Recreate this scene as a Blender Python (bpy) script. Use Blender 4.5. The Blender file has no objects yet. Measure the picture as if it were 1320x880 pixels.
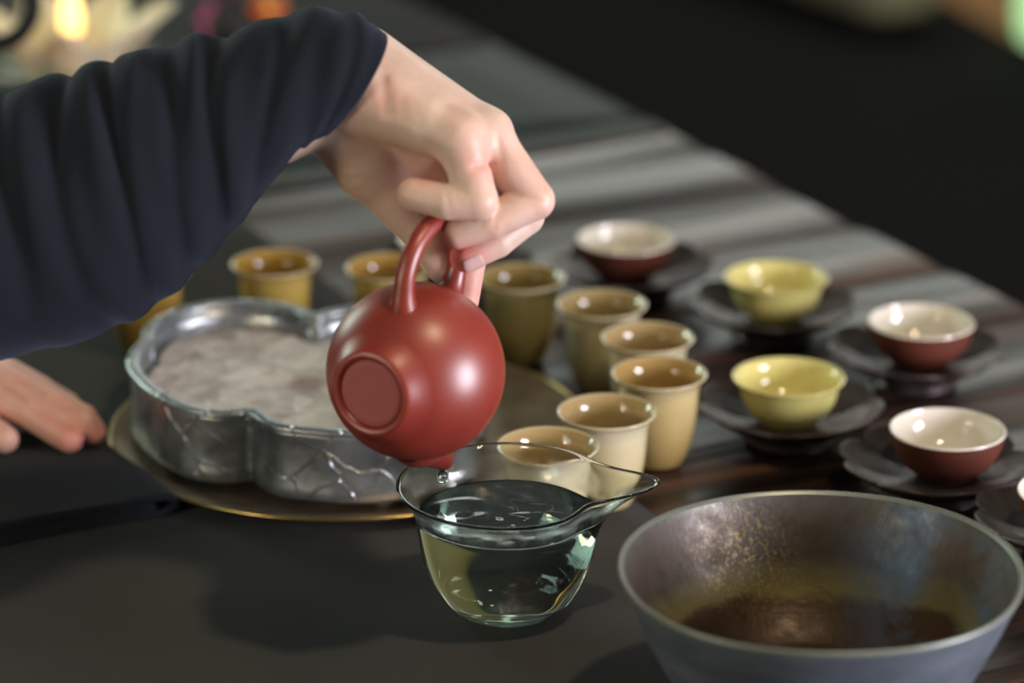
import bpy, bmesh, math, random
import numpy as np
from mathutils import Vector, Matrix

PI = math.pi
scene = bpy.context.scene
COL = scene.collection
random.seed(7)
rng = np.random.default_rng(7)

# ------------------------------------------------------------------ camera
cam_data = bpy.data.cameras.new('camera')
cam = bpy.data.objects.new('camera', cam_data)
COL.objects.link(cam)
cam.location = (0.0, 0.0, 0.6137)
cam.rotation_euler = (math.radians(70.0), 0.0, 0.0)
cam_data.sensor_width = 36.0
cam_data.lens = 36.0 * 4000.0 / 1320.0
cam_data.clip_start = 0.05
cam_data.dof.use_dof = True
cam_data.dof.focus_distance = 1.425
cam_data.dof.aperture_fstop = 4.1
scene.camera = cam

# ------------------------------------------------------------------ world, lamps, exposure
world = bpy.data.worlds.new('world')
scene.world = world
world.use_nodes = True
world.node_tree.nodes['Background'].inputs[0].default_value = (0.80, 0.92, 0.86, 1)
world.node_tree.nodes['Background'].inputs[1].default_value = 0.10


def area(name, loc, target, sx, sy, power, color):
    d = bpy.data.lights.new(name, 'AREA')
    d.shape = 'RECTANGLE'
    d.size = sx
    d.size_y = sy
    d.energy = power
    d.color = color
    o = bpy.data.objects.new(name, d)
    COL.objects.link(o)
    o.location = loc
    o.rotation_euler = (Vector(target) - Vector(loc)).to_track_quat('-Z', 'Y').to_euler()
    return o


area('window_light_right', (1.40, 0.72, 0.20), (0, 1.35, 0.1), 0.5, 0.6, 35.0, (0.93, 0.91, 1.0))
area('window_light_back', (0.55, 5.6, 1.05), (0, 1.6, 0.0), 2.4, 0.8, 15.0, (0.95, 1.0, 0.92))
area('window_light_left', (-1.15, 0.55, 0.55), (-0.08, 1.42, 0.06), 0.6, 0.6, 4.2, (0.80, 1.0, 0.93))
area('window_light_far_left', (-1.25, 2.65, 0.62), (-0.05, 1.5, 0.06), 0.5, 0.6, 9.0, (0.78, 1.0, 0.84))
spot = bpy.data.lights.new('ceiling_lamp_light', 'POINT')
spot.energy = 24.0
spot.color = (1.0, 0.78, 0.50)
spot.shadow_soft_size = 0.045
so = bpy.data.objects.new('ceiling_lamp_light', spot)
COL.objects.link(so)
so.location = (0.42, 0.95, 1.25)

side = bpy.data.lights.new('low_lamp_light', 'POINT')
side.energy = 4.6
side.color = (1.0, 0.70, 0.40)
side.shadow_soft_size = 0.05
si = bpy.data.objects.new('low_lamp_light', side)
COL.objects.link(si)
si.location = (-0.66, 0.80, 0.20)

scene.view_settings.view_transform = 'Standard'
scene.view_settings.look = 'None'
scene.view_settings.exposure = 0.0
scene.view_settings.gamma = 1.0
scene.view_settings.use_curve_mapping = False


# ------------------------------------------------------------------ material helpers
def setin(n, **kw):
    names = {'color': 'Base Color', 'rough': 'Roughness', 'metal': 'Metallic', 'ior': 'IOR', 'trans': 'Transmission Weight',
             'sss': 'Subsurface Weight', 'coat': 'Coat Weight', 'coat_rough': 'Coat Roughness', 'sheen': 'Sheen Weight',
             'spec': 'Specular IOR Level', 'estr': 'Emission Strength', 'ecol': 'Emission Color'}
    for k, v in kw.items():
        if k in ('color', 'ecol'):
            v = (*v, 1.0)
        n.inputs[names[k]].default_value = v


class Mat:
    def __init__(self, name, **kw):
        self.m = bpy.data.materials.new(name)
        self.m.use_nodes = True
        self.t = self.m.node_tree
        self.b = self.t.nodes['Principled BSDF']
        setin(self.b, **kw)

    def node(self, typ, **kw):
        n = self.t.nodes.new(typ)
        for k, v in kw.items():
            setattr(n, k, v)
        return n

    def link(self, a, b):
        self.t.links.new(a, b)

    def coord(self, scale=(1, 1, 1), kind='Object'):
        c = self.node('ShaderNodeTexCoord')
        mp = self.node('ShaderNodeMapping')
        mp.inputs['Scale'].default_value = scale
        self.link(c.outputs[kind], mp.inputs['Vector'])
        return mp.outputs['Vector']

    def noise(self, vec, scale, detail=4.0, rough=0.55, distort=0.0):
        n = self.node('ShaderNodeTexNoise')
        n.inputs['Scale'].default_value = scale
        n.inputs['Detail'].default_value = detail
        n.inputs['Roughness'].default_value = rough
        n.inputs['Distortion'].default_value = distort
        self.link(vec, n.inputs['Vector'])
        return n.outputs['Fac']

    def ramp(self, fac, stops):
        r = self.node('ShaderNodeValToRGB')
        e = r.color_ramp.elements
        e[0].position, e[0].color = stops[0][0], (*stops[0][1], 1)
        e[1].position, e[1].color = stops[-1][0], (*stops[-1][1], 1)
        for p, c in stops[1:-1]:
            x = e.new(p)
            x.color = (*c, 1)
        self.link(fac, r.inputs['Fac'])
        return r.outputs['Color']

    def maprange(self, fac, a, b, lo, hi):
        n = self.node('ShaderNodeMapRange')
        for i, v in enumerate((a, b, lo, hi)):
            n.inputs[i + 1].default_value = v
        self.link(fac, n.inputs[0])
        return n.outputs[0]

    def mix(self, fac, a, b, mode='MIX'):
        n = self.node('ShaderNodeMix', data_type='RGBA', blend_type=mode)
        for sock, v in ((n.inputs['Factor'], fac), (n.inputs['A'], a), (n.inputs['B'], b)):
            pass
        fi = [i for i in n.inputs if i.name == 'Factor' and i.type == 'VALUE'][0]
        ai = [i for i in n.inputs if i.name == 'A' and i.type == 'RGBA'][0]
        bi = [i for i in n.inputs if i.name == 'B' and i.type == 'RGBA'][0]
        for s, v in ((fi, fac), (ai, a), (bi, b)):
            if hasattr(v, 'is_linked'):
                self.link(v, s)
            elif isinstance(v, tuple):
                s.default_value = (*v, 1)
            else:
                s.default_value = v
        return [o for o in n.outputs if o.type == 'RGBA'][0]

    def color(self, sock):
        self.link(sock, self.b.inputs['Base Color'])

    def roughness(self, sock):
        self.link(sock, self.b.inputs['Roughness'])

    def bump(self, fac, strength=0.3, dist=0.001, prev=None):
        n = self.node('ShaderNodeBump')
        n.inputs['Strength'].default_value = strength
        n.inputs['Distance'].default_value = dist
        self.link(fac, n.inputs['Height'])
        if prev is not None:
            self.link(prev, n.inputs['Normal'])
        self.link(n.outputs['Normal'], self.b.inputs['Normal'])
        return n.outputs['Normal']


# ------------------------------------------------------------------ mesh helpers
def mesh(name, verts, faces, mat=None, parent=None, smooth=True, mats=None, fmat=None):
    me = bpy.data.meshes.new(name)
    me.from_pydata([tuple(map(float, v)) for v in verts], [], [tuple(map(int, f)) for f in faces])
    me.update()
    bm = bmesh.new()
    bm.from_mesh(me)
    bmesh.ops.recalc_face_normals(bm, faces=bm.faces)
    bm.to_mesh(me)
    bm.free()
    if smooth:
        me.polygons.foreach_set('use_smooth', [True] * len(me.polygons))
    for m in (mats or ([mat] if mat else [])):
        me.materials.append(m.m)
    if fmat is not None:
        me.polygons.foreach_set('material_index', list(fmat))
    o = bpy.data.objects.new(name, me)
    COL.objects.link(o)
    if parent is not None:
        o.parent = parent
    return o


def tag(o, label=None, cat=None, group=None, kind=None):
    if label:
        o['label'] = label
    if cat:
        o['category'] = cat
    if group:
        o['group'] = group
    if kind:
        o['kind'] = kind
    return o


def empty(name, loc=(0, 0, 0), rz=0.0):
    o = bpy.data.objects.new(name, None)
    o.empty_display_size = 0.02
    COL.objects.link(o)
    o.location = loc
    o.rotation_euler = (0, 0, rz)
    return o


def copy_tree(o, parent=None):
    c = o.copy()
    COL.objects.link(c)
    if parent is not None:
        c.parent = parent
    for ch in list(o.children):
        copy_tree(ch, c)
    return c


def bez(pts, n=8):
    """Catmull-Rom through pts."""
    P = np.array(pts, float)
    P = np.vstack([2 * P[0] - P[1], P, 2 * P[-1] - P[-2]])
    out = []
    for i in range(1, len(P) - 2):
        for k in range(n):
            t = k / n
            a, b, c, d = P[i - 1], P[i], P[i + 1], P[i + 2]
            out.append(0.5 * (2 * b + (c - a) * t + (2 * a - 5 * b + 4 * c - d) * t * t + (3 * b - a - 3 * c + d) * t ** 3))
    out.append(P[-2])
    return np.array(out)


def lathe(profile, n=64, warp=None):
    """profile: list of (r, z); r == 0 at an end closes it to a point. warp(r, z, theta) -> (x, y, z)."""
    V, F = [], []
    rings = []
    for r, z in profile:
        if r < 1e-7:
            V.append(warp(0, z, 0) if warp else (0, 0, z))
            rings.append([len(V) - 1])
        else:
            ring = []
            for k in range(n):
                th = 2 * PI * k / n
                V.append(warp(r, z, th) if warp else (r * math.cos(th), r * math.sin(th), z))
                ring.append(len(V) - 1)
            rings.append(ring)
    for a, b in zip(rings, rings[1:]):
        for k in range(n):
            k2 = (k + 1) % n
            if len(a) == 1 and len(b) > 1:
                F.append((a[0], b[k], b[k2]))
            elif len(b) == 1 and len(a) > 1:
                F.append((a[k], b[0], a[k2]))
            elif len(a) > 1:
                F.append((a[k], b[k], b[k2], a[k2]))
    return V, F


def tube(path, radii, n=16, cap=True, flat=None):
    P = np.array(path, float)
    V, F = [], []
    T = np.gradient(P, axis=0)
    T /= np.linalg.norm(T, axis=1)[:, None]
    ref = np.array([0.0, 0.0, 1.0])
    if abs(T[0] @ ref) > 0.9:
        ref = np.array([1.0, 0, 0])
    nrm = np.cross(T[0], ref)
    nrm /= np.linalg.norm(nrm)
    for i in range(len(P)):
        nrm = nrm - T[i] * (nrm @ T[i])
        nrm /= np.linalg.norm(nrm)
        bi = np.cross(T[i], nrm)
        for k in range(n):
            a = 2 * PI * k / n
            r = radii[i] if hasattr(radii, '__len__') else radii
            V.append(P[i] + r * (math.cos(a) * nrm + math.sin(a) * bi))
        if i:
            for k in range(n):
                k2 = (k + 1) % n
                F.append(((i - 1) * n + k, i * n + k, i * n + k2, (i - 1) * n + k2))
    if cap:
        V.append(P[0])
        V.append(P[-1])
        for k in range(n):
            k2 = (k + 1) % n
            F.append((len(V) - 2, k2, k))
            F.append((len(V) - 1, (len(P) - 1) * n + k, (len(P) - 1) * n + k2))
    return V, F


def join(*parts):
    V, F = [], []
    for v, f in parts:
        o = len(V)
        V += [tuple(x) for x in v]
        F += [tuple(i + o for i in q) for q in f]
    return V, F


def box(x0, x1, y0, y1, z0, z1):
    V = [(x, y, z) for z in (z0, z1) for y in (y0, y1) for x in (x0, x1)]
    F = [(0, 2, 3, 1), (4, 5, 7, 6), (0, 1, 5, 4), (2, 6, 7, 3), (0, 4, 6, 2), (1, 3, 7, 5)]
    return V, F


def bevel(o, w, seg=2):
    m = o.modifiers.new('bevel', 'BEVEL')
    m.width = w
    m.segments = seg
    m.limit_method = 'ANGLE'
    return o


# signed distance modelling for hands and clothing -----------------------------------------
def sd_caps(P, a, b, ra, rb):
    a = np.array(a, np.float32)
    b = np.array(b, np.float32)
    ba = b - a
    pa = P - a
    t = np.clip(pa @ ba / max(float(ba @ ba), 1e-12), 0, 1)
    return np.linalg.norm(pa - t[..., None] * ba, axis=-1) - (ra + (rb - ra) * t)


def smin(a, b, k):
    h = np.maximum(k - np.abs(a - b), 0) / k
    return np.minimum(a, b) - h * h * k * 0.25


def surface_net(fn, lo, hi, step):
    lo = np.array(lo, float)
    hi = np.array(hi, float)
    n = np.ceil((hi - lo) / step).astype(int) + 1
    ax = [lo[i] + step * np.arange(n[i]) for i in range(3)]
    D = np.empty(tuple(n), np.float32)
    for i in range(n[0]):
        Y, Z = np.meshgrid(ax[1], ax[2], indexing='ij')
        P = np.stack([np.full_like(Y, ax[0][i]), Y, Z], -1).astype(np.float32)
        D[i] = fn(P)
    S = D < 0
    c = [S[i:n[0] - 1 + i, j:n[1] - 1 + j, k:n[2] - 1 + k] for i in (0, 1) for j in (0, 1) for k in (0, 1)]
    cnt = sum(x.astype(np.int8) for x in c)
    act = (cnt > 0) & (cnt < 8)
    idx = -np.ones(act.shape, int)
    I = np.argwhere(act)
    idx[act] = np.arange(len(I))
    acc = np.zeros((len(I), 3))
    w = np.zeros(len(I))
    corners = [(i, j, k) for i in (0, 1) for j in (0, 1) for k in (0, 1)]
    for a in range(8):
        for b in range(a + 1, 8):
            ca, cb = np.array(corners[a]), np.array(corners[b])
            if np.abs(ca - cb).sum() != 1:
                continue
            da = D[tuple((I + ca).T)]
            db = D[tuple((I + cb).T)]
            m = (da < 0) != (db < 0)
            t = np.where(m, da / np.where(m, da - db, 1), 0)
            acc[m] += (ca + (cb - ca) * t[:, None])[m]
            w[m] += 1
    V = lo + step * (I + acc / w[:, None])
    F = []
    for d in range(3):
        e = [0, 0, 0]
        e[d] = 1
        A = S[:-1 if e[0] else None, :-1 if e[1] else None, :-1 if e[2] else None]
        B = S[1 if e[0] else 0:, 1 if e[1] else 0:, 1 if e[2] else 0:]
        E = np.argwhere(A != B)
        u, v = [(1, 2), (2, 0), (0, 1)][d]
        ok = (E[:, u] > 0) & (E[:, v] > 0) & (E[:, u] < n[u] - 1) & (E[:, v] < n[v] - 1)
        E = E[ok]
        du = np.zeros(3, int)
        du[u] = 1
        dv = np.zeros(3, int)
        dv[v] = 1
        q = np.stack([idx[tuple((E - x).T)] for x in (0 * du, du, du + dv, dv)], 1)
        F.append(q)
    return V, np.vstack(F)


# ------------------------------------------------------------------ materials
M = {}
m = M['wood'] = Mat('dark_lacquered_wood', rough=0.42, spec=0.4)
v = m.coord((1.2, 14, 14))
info = m.node('ShaderNodeObjectInfo')
add = m.node('ShaderNodeVectorMath', operation='ADD')
m.link(v, add.inputs[0])
m.link(info.outputs['Random'], add.inputs[1])
g = m.noise(add.outputs[0], 3.0, 6, 0.6, 0.6)
m.color(m.ramp(g, [(0.34, (0.010, 0.006, 0.005)), (0.50, (0.042, 0.022, 0.016)), (0.66, (0.150, 0.068, 0.042))]))
m.roughness(m.maprange(m.noise(add.outputs[0], 0.9, 3, 0.6, 0.5), 0.36, 0.64, 0.27, 0.62))
g2 = m.noise(add.outputs[0], 1.3, 3, 0.5, 0.3)
nb = m.bump(g2, 0.75, 0.006)
m.bump(g, 0.25, 0.0008, nb)

m = M['black_cloth'] = Mat('black_runner_cloth', color=(0.020, 0.020, 0.021), rough=0.85, spec=0.15)
v = m.coord()
m.color(m.ramp(m.noise(v, 9, 5), [(0.3, (0.048, 0.048, 0.049)), (0.7, (0.068, 0.066, 0.067))]))
m.bump(m.noise(v, 1400, 2), 0.35, 0.0004)

m = M['towel'] = Mat('black_towel_cloth', color=(0.014, 0.017, 0.023), rough=0.95, sheen=0.06, spec=0.15)
v = m.coord()
m.bump(m.noise(v, 900, 3), 0.6, 0.0006)

m = M['green_cloth'] = Mat('dark_green_cloth', color=(0.016, 0.026, 0.023), rough=0.6)
m.bump(m.noise(m.coord((1, 1, 1)), 500, 3), 0.3, 0.0005)
M['grey_border'] = Mat('grey_cloth_border', color=(0.085, 0.092, 0.085), rough=0.7)
M['rug'] = Mat('black_rug', color=(0.0155, 0.0130, 0.0120), rough=0.95, spec=0.08)
M['rug'].bump(M['rug'].noise(M['rug'].coord(), 300, 3), 0.5, 0.002)
m = M['floor'] = Mat('orange_wood_floor', rough=0.6, spec=0.15)
v = m.coord((1, 9, 1))
m.color(m.ramp(m.noise(v, 2.5, 4, 0.6, 0.4), [(0.3, (0.50, 0.20, 0.050)), (0.7, (0.72, 0.34, 0.10))]))

m = M['navy'] = Mat('navy_knit', color=(0.0085, 0.0108, 0.0170), rough=0.95, sheen=0.12, spec=0.2)
m.b.inputs['Sheen Tint'].default_value = (0.45, 0.55, 0.8, 1)
v = m.coord()
m.bump(m.noise(v, 700, 3, 0.6), 0.5, 0.0007)

m = M['skin'] = Mat('skin', rough=0.42, sss=0.25, spec=0.45)
m.b.inputs['Subsurface Radius'].default_value = (1.0, 0.35, 0.2)
m.b.inputs['Subsurface Scale'].default_value = 0.004
at = m.node('ShaderNodeAttribute', attribute_name='redness')
v = m.coord()
mott = m.noise(v, 90, 4)
base = m.ramp(mott, [(0.3, (0.68, 0.48, 0.38)), (0.7, (0.76, 0.57, 0.47))])
m.color(m.mix(at.outputs['Fac'], base, (0.74, 0.17, 0.14)))
vo = m.node('ShaderNodeTexVoronoi', feature='DISTANCE_TO_EDGE')
vo.inputs['Scale'].default_value = 900
m.link(v, vo.inputs['Vector'])
nb = m.bump(vo.outputs['Distance'], 0.25, 0.0004)
m.bump(m.noise(v, 130, 5, 0.6), 0.22, 0.002, nb)
M['nail'] = Mat('fingernail', color=(0.78, 0.47, 0.42), rough=0.22, coat=0.3, sss=0.1)

m = M['red_clay'] = Mat('red_yixing_clay', rough=0.39, spec=0.85, coat=0.12, coat_rough=0.32)
v = m.coord()
m.color(m.ramp(m.noise(v, 40, 5), [(0.3, (0.235, 0.027, 0.016)), (0.7, (0.29, 0.034, 0.020))]))
nb = m.bump(m.noise(v, 1500, 2), 0.10, 0.0003)

M['matte_lit_clay'] = Mat('unglazed_clay_lit_pink', color=(0.40, 0.095, 0.085), rough=0.7)  # unglazed base, coloured paler and pinker to paint in light from the left
m = M['glass'] = Mat('clear_glass', color=(0.93, 0.985, 0.965), rough=0.0, trans=1.0, ior=1.47)
v = m.coord()
sp = m.node('ShaderNodeSeparateXYZ')
m.link(v, sp.inputs[0])
fog = m.node('ShaderNodeMath', operation='MULTIPLY')         # breath of steam on the glass above the tea
m.link(m.maprange(sp.outputs['Z'], 0.0500, 0.0530, 0, 1), fog.inputs[0])
m.link(m.maprange(m.noise(v, 160, 4), 0.35, 0.6, 0.08, 0.26), fog.inputs[1])
fo2 = m.node('ShaderNodeMath', operation='MULTIPLY')
m.link(fog.outputs[0], fo2.inputs[0])
m.link(m.maprange(sp.outputs['Z'], 0.0595, 0.0635, 1, 0), fo2.inputs[1])
m.roughness(fo2.outputs[0])

m = M['water'] = Mat('pale_green_tea_liquor', color=(0.86, 0.95, 0.88), rough=0.0, trans=1.0, ior=1.33)

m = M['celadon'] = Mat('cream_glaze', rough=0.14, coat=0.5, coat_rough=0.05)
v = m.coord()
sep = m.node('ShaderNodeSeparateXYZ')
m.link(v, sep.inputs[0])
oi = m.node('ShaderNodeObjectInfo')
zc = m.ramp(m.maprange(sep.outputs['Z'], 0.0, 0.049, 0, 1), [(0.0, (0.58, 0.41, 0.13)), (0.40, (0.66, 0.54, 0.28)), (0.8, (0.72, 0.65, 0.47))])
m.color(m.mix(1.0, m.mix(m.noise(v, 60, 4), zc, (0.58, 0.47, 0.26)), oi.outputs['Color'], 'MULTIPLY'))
m = M['celadon_in'] = Mat('tan_glaze_inside', rough=0.12, coat=0.6, coat_rough=0.04)
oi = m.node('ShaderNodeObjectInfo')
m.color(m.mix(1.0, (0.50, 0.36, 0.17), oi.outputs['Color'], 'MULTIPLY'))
m = M['celadon_rim'] = Mat('pale_glaze_rim', color=(0.70, 0.60, 0.40), rough=0.12, coat=0.6, coat_rough=0.04)
M['yellow'] = Mat('lemon_yellow_glaze', color=(0.84, 0.75, 0.26), rough=0.15, coat=0.5, coat_rough=0.05)
M['yellow_in'] = Mat('lemon_yellow_glaze_inside', color=(0.86, 0.77, 0.30), rough=0.12, coat=0.6, coat_rough=0.04)
M['brown_clay'] = Mat('brown_clay', color=(0.115, 0.030, 0.017), rough=0.6, spec=0.3)
M['brown_clay'].bump(M['brown_clay'].noise(M['brown_clay'].coord(), 1200, 2), 0.15, 0.0003)
M['white_glaze'] = Mat('white_glaze', color=(0.86, 0.80, 0.70), rough=0.1, coat=0.6, coat_rough=0.03)
m = M['saucer'] = Mat('dark_bronze', color=(0.075, 0.055, 0.055), rough=0.36, metal=0.55)
v = m.coord()
m.color(m.ramp(m.noise(v, 60, 5), [(0.3, (0.050, 0.036, 0.036)), (0.7, (0.13, 0.10, 0.098))]))
m.roughness(m.maprange(m.noise(v, 90, 4), 0.3, 0.7, 0.28, 0.5))
m.bump(m.noise(v, 350, 4), 0.15, 0.0006)

m = M['pewter'] = Mat('old_pewter', metal=0.82, rough=0.32)
v = m.coord()
n1 = m.noise(v, 28, 6, 0.62)
m.color(m.ramp(n1, [(0.30, (0.15, 0.165, 0.18)), (0.52, (0.38, 0.41, 0.44)), (0.70, (0.58, 0.60, 0.61))]))
m.roughness(m.maprange(m.noise(v, 70, 5), 0.3, 0.7, 0.22, 0.48))
wn = m.node('ShaderNodeTexNoise')
wn.inputs['Scale'].default_value = 35
m.link(v, wn.inputs['Vector'])
mx = m.mix(0.03, v, wn.outputs['Color'])
vo = m.node('ShaderNodeTexVoronoi', feature='DISTANCE_TO_EDGE')
vo.inputs['Scale'].default_value = 42
m.link(mx, vo.inputs['Vector'])
crack = m.maprange(vo.outputs['Distance'], 0.0, 0.035, 1.0, 0.0)
msk = m.maprange(m.noise(v, 16, 2), 0.40, 0.52, 0, 1)
mul = m.node('ShaderNodeMath', operation='MULTIPLY')
m.link(crack, mul.inputs[0])
m.link(msk, mul.inputs[1])
nb = m.bump(mul.outputs[0], 0.8, 0.0010)
m.bump(n1, 0.25, 0.0015, nb)

m = M['stone'] = Mat('grey_stone', rough=0.62)
v = m.coord()
wn = m.node('ShaderNodeTexNoise')
wn.inputs['Scale'].default_value = 40
m.link(v, wn.inputs['Vector'])
mx = m.mix(0.05, v, wn.outputs['Color'])
vo = m.node('ShaderNodeTexVoronoi')
vo.inputs['Scale'].default_value = 75
m.link(mx, vo.inputs['Vector'])
c1 = m.ramp(m.noise(v, 45, 6, 0.65), [(0.3, (0.30, 0.265, 0.255)), (0.50, (0.68, 0.635, 0.62)), (0.68, (0.90, 0.87, 0.86))])
m.color(m.mix(0.55, c1, m.ramp(vo.outputs['Color'], [(0.2, (0.36, 0.32, 0.31)), (0.8, (0.90, 0.86, 0.84))])))
sd = m.node('ShaderNodeVectorMath', operation='DISTANCE')
m.link(m.mix(0.012, v, wn.outputs['Color']), sd.inputs[0])
sd.inputs[1].default_value = (0.006, 0.014, 0.034)
prev_c = m.b.inputs['Base Color'].links[0].from_socket
m.color(m.mix(m.maprange(sd.outputs['Value'], 0.007, 0.013, 0.75, 0), prev_c, (0.30, 0.19, 0.16)))
nb = m.bump(vo.outputs['Distance'], 0.5, 0.002)
m.bump(m.noise(v, 200, 5), 0.5, 0.0015, nb)

m = M['bronze_plate'] = Mat('worn_bronze', metal=0.75, rough=0.42)
v = m.coord()
m.color(m.ramp(m.noise(v, 35, 6, 0.6), [(0.3, (0.24, 0.175, 0.115)), (0.7, (0.44, 0.35, 0.25))]))
m.roughness(m.maprange(m.noise(v, 60, 4), 0.3, 0.7, 0.34, 0.55))
M['brass'] = Mat('brass_edge', color=(0.55, 0.38, 0.14), metal=0.95, rough=0.25)

m = M['bowl_out'] = Mat('blue_grey_metallic_glaze', metal=0.45, rough=0.42)
v = m.coord((1, 1, 3))
m.color(m.ramp(m.noise(v, 25, 5), [(0.3, (0.11, 0.13, 0.165)), (0.7, (0.21, 0.235, 0.28))]))
m.bump(m.noise(m.coord((0.05, 0.05, 1)), 220, 3), 0.25, 0.0015)
m = M['bowl_in'] = Mat('iridescent_glaze_painted_glints', metal=0.35, rough=0.40)
v = m.coord()
sp = m.node('ShaderNodeSeparateXYZ')
m.link(v, sp.inputs[0])
big = m.noise(v, 22, 6, 0.6, 0.4)
hz = m.maprange(sp.outputs['Z'], 0.014, 0.076, 0, 1)
sm = m.node('ShaderNodeMath', operation='MULTIPLY_ADD')
m.link(big, sm.inputs[0])
sm.inputs[1].default_value = 0.35
m.link(hz, sm.inputs[2])
sc_ = m.node('ShaderNodeMath', operation='MULTIPLY')
m.link(sm.outputs[0], sc_.inputs[0])
sc_.inputs[1].default_value = 0.70
c0 = m.ramp(sc_.outputs[0], [(0.12, (0.036, 0.016, 0.006)), (0.37, (0.050, 0.024, 0.008)), (0.41, (0.135, 0.105, 0.030)), (0.50, (0.110, 0.088, 0.040)),
                             (0.56, (0.060, 0.045, 0.032)), (0.70, (0.080, 0.058, 0.045)), (0.80, (0.10, 0.085, 0.074)), (0.88, (0.14, 0.13, 0.115))])
vx = m.maprange(sp.outputs['X'], 0.012, 0.045, 0, 1)
bl = m.node('ShaderNodeMath', operation='MULTIPLY')
m.link(vx, bl.inputs[0])
m.link(m.maprange(big, 0.44, 0.56, 0, 0.8), bl.inputs[1])
c1 = m.mix(bl.outputs[0], c0, (0.07, 0.10, 0.155))  # blue reflection of the right window painted into the lining colour
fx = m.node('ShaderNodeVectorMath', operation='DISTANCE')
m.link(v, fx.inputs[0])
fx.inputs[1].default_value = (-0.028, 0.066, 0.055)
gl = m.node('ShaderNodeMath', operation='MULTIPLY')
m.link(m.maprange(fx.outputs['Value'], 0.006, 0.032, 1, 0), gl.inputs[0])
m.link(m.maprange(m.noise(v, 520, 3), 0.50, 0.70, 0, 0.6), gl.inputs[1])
m.color(m.mix(gl.outputs[0], c1, (0.46, 0.31, 0.09)))  # gold glints of the warm lamp painted on one part of the wall
m.roughness(m.maprange(m.noise(v, 120, 5), 0.3, 0.7, 0.34, 0.6))
m.bump(m.noise(v, 380, 4), 0.22, 0.0008)
M['bowl_rim'] = Mat('worn_grey_green_rim', color=(0.24, 0.26, 0.23), metal=0.4, rough=0.4)

M['petal'] = Mat('cream_petal', color=(0.62, 0.60, 0.47), rough=0.5, sss=0.2)
M['petal_dark'] = Mat('brown_holder', color=(0.20, 0.11, 0.035), rough=0.5)
M['wax'] = Mat('candle_wax', color=(0.62, 0.45, 0.20), rough=0.5, sss=0.3)
M['flame'] = Mat('candle_flame', color=(1, 0.8, 0.4), ecol=(1.0, 0.60, 0.16), estr=3.2)
M['iron'] = Mat('black_cast_iron', color=(0.006, 0.006, 0.006), rough=0.6)
M['pink'] = Mat('magenta_petal', color=(0.95, 0.02, 0.25), rough=0.6, sss=0.5)
M['orange'] = Mat('orange_red_petal', color=(0.95, 0.10, 0.02), rough=0.6, sss=0.5)
M['pollen'] = Mat('yellow_flower_centre', color=(0.75, 0.42, 0.08), rough=0.7)
M['stem'] = Mat('green_stem', color=(0.05, 0.10, 0.03), rough=0.6)
M['straw'] = Mat('cream_straw', color=(0.34, 0.29, 0.18), rough=0.8)
M['straw'].bump(M['straw'].noise(M['straw'].coord((1, 1, 8)), 120, 3), 0.4, 0.003)
M['brown_fabric'] = Mat('brown_fabric', color=(0.20, 0.11, 0.035), rough=0.8)
M['paper_lamp'] = Mat('lit_paper', color=(0.8, 0.9, 0.7), ecol=(0.50, 1.0, 0.42), estr=0.85)

# ------------------------------------------------------------------ setting: floor and table
ROT = math.atan2(0.455, 0.890)          # direction of the planks


def uv(u, v_, z=0.0):
    return (0.890 * u - 0.455 * v_, 0.455 * u + 0.890 * v_, z)


fl = mesh('floor', *box(-3.5, 3.5, -1.5, 6.5, -0.46, -0.40), M['floor'], smooth=False)
tag(fl, 'orange-brown wooden floor beyond the black rug', 'floor', kind='structure')
rug_edge = [(0.581 - 0.077 * 12, 4.129 + 0.25 * 12), (0.659 + 0.077 * 20, 3.879 - 0.25 * 20)]
dx, dy = 0.294, -0.956
px_, py_ = 0.956, 0.294
V = []
for z in (-0.400, -0.390):
    for a, b in ((-2.3, 0), (5.3, 0), (5.3, -2.9), (-2.3, -2.9)):
        V.append((0.581 + dx * a + px_ * b, 4.129 + dy * a + py_ * b, z))
rug = mesh('rug', V, [(0, 3, 2, 1), (4, 5, 6, 7)] + [(i, (i + 1) % 4, (i + 1) % 4 + 4, i + 4) for i in range(4)], M['rug'], smooth=False)
tag(rug, 'matte black rug on the floor beyond the table edge', 'rug')

table = empty('table', uv(0.679, 1.5, -0.39), ROT)
tag(table, 'low dark lacquered wooden plank table carrying the whole tea set', 'table')
PW = 0.098
TOPZ = -0.0012
n_pl = 21
nx, ny = 26, 7
V, F = [], []
L = 0.778
for i in range(nx + 1):
    for j in range(ny + 1):
        x = -L / 2 + L * i / nx
        y = -PW / 2 + 0.0006 + (PW - 0.0012) * j / ny
        e = abs(j / ny - 0.5) * 2
        V.append((x, y, -0.0016 * e ** 6 - 0.0004 * math.sin(i * 0.9) * (1 - e)))
top_n = len(V)
for x in (-L / 2, L / 2):
    for y in (-PW / 2, PW / 2):
        V.append((x, y, -0.034))
for i in range(nx):
    for j in range(ny):
        a = i * (ny + 1) + j
        F.append((a, a + ny + 1, a + ny + 2, a + 1))
F.append((top_n, top_n + 1, top_n + 3, top_n + 2))
F.append(tuple([i * (ny + 1) for i in range(nx + 1)] + [top_n + 2, top_n]))
F.append(tuple([i * (ny + 1) + ny for i in range(nx + 1)] + [top_n + 3, top_n + 1]))
F.append(tuple(list(range(ny + 1)) + [top_n + 1, top_n]))
F.append(tuple([nx * (ny + 1) + j for j in range(ny + 1)] + [top_n + 3, top_n + 2]))
pl0 = mesh('plank', V, F, M['wood'], table, smooth=False)
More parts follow.
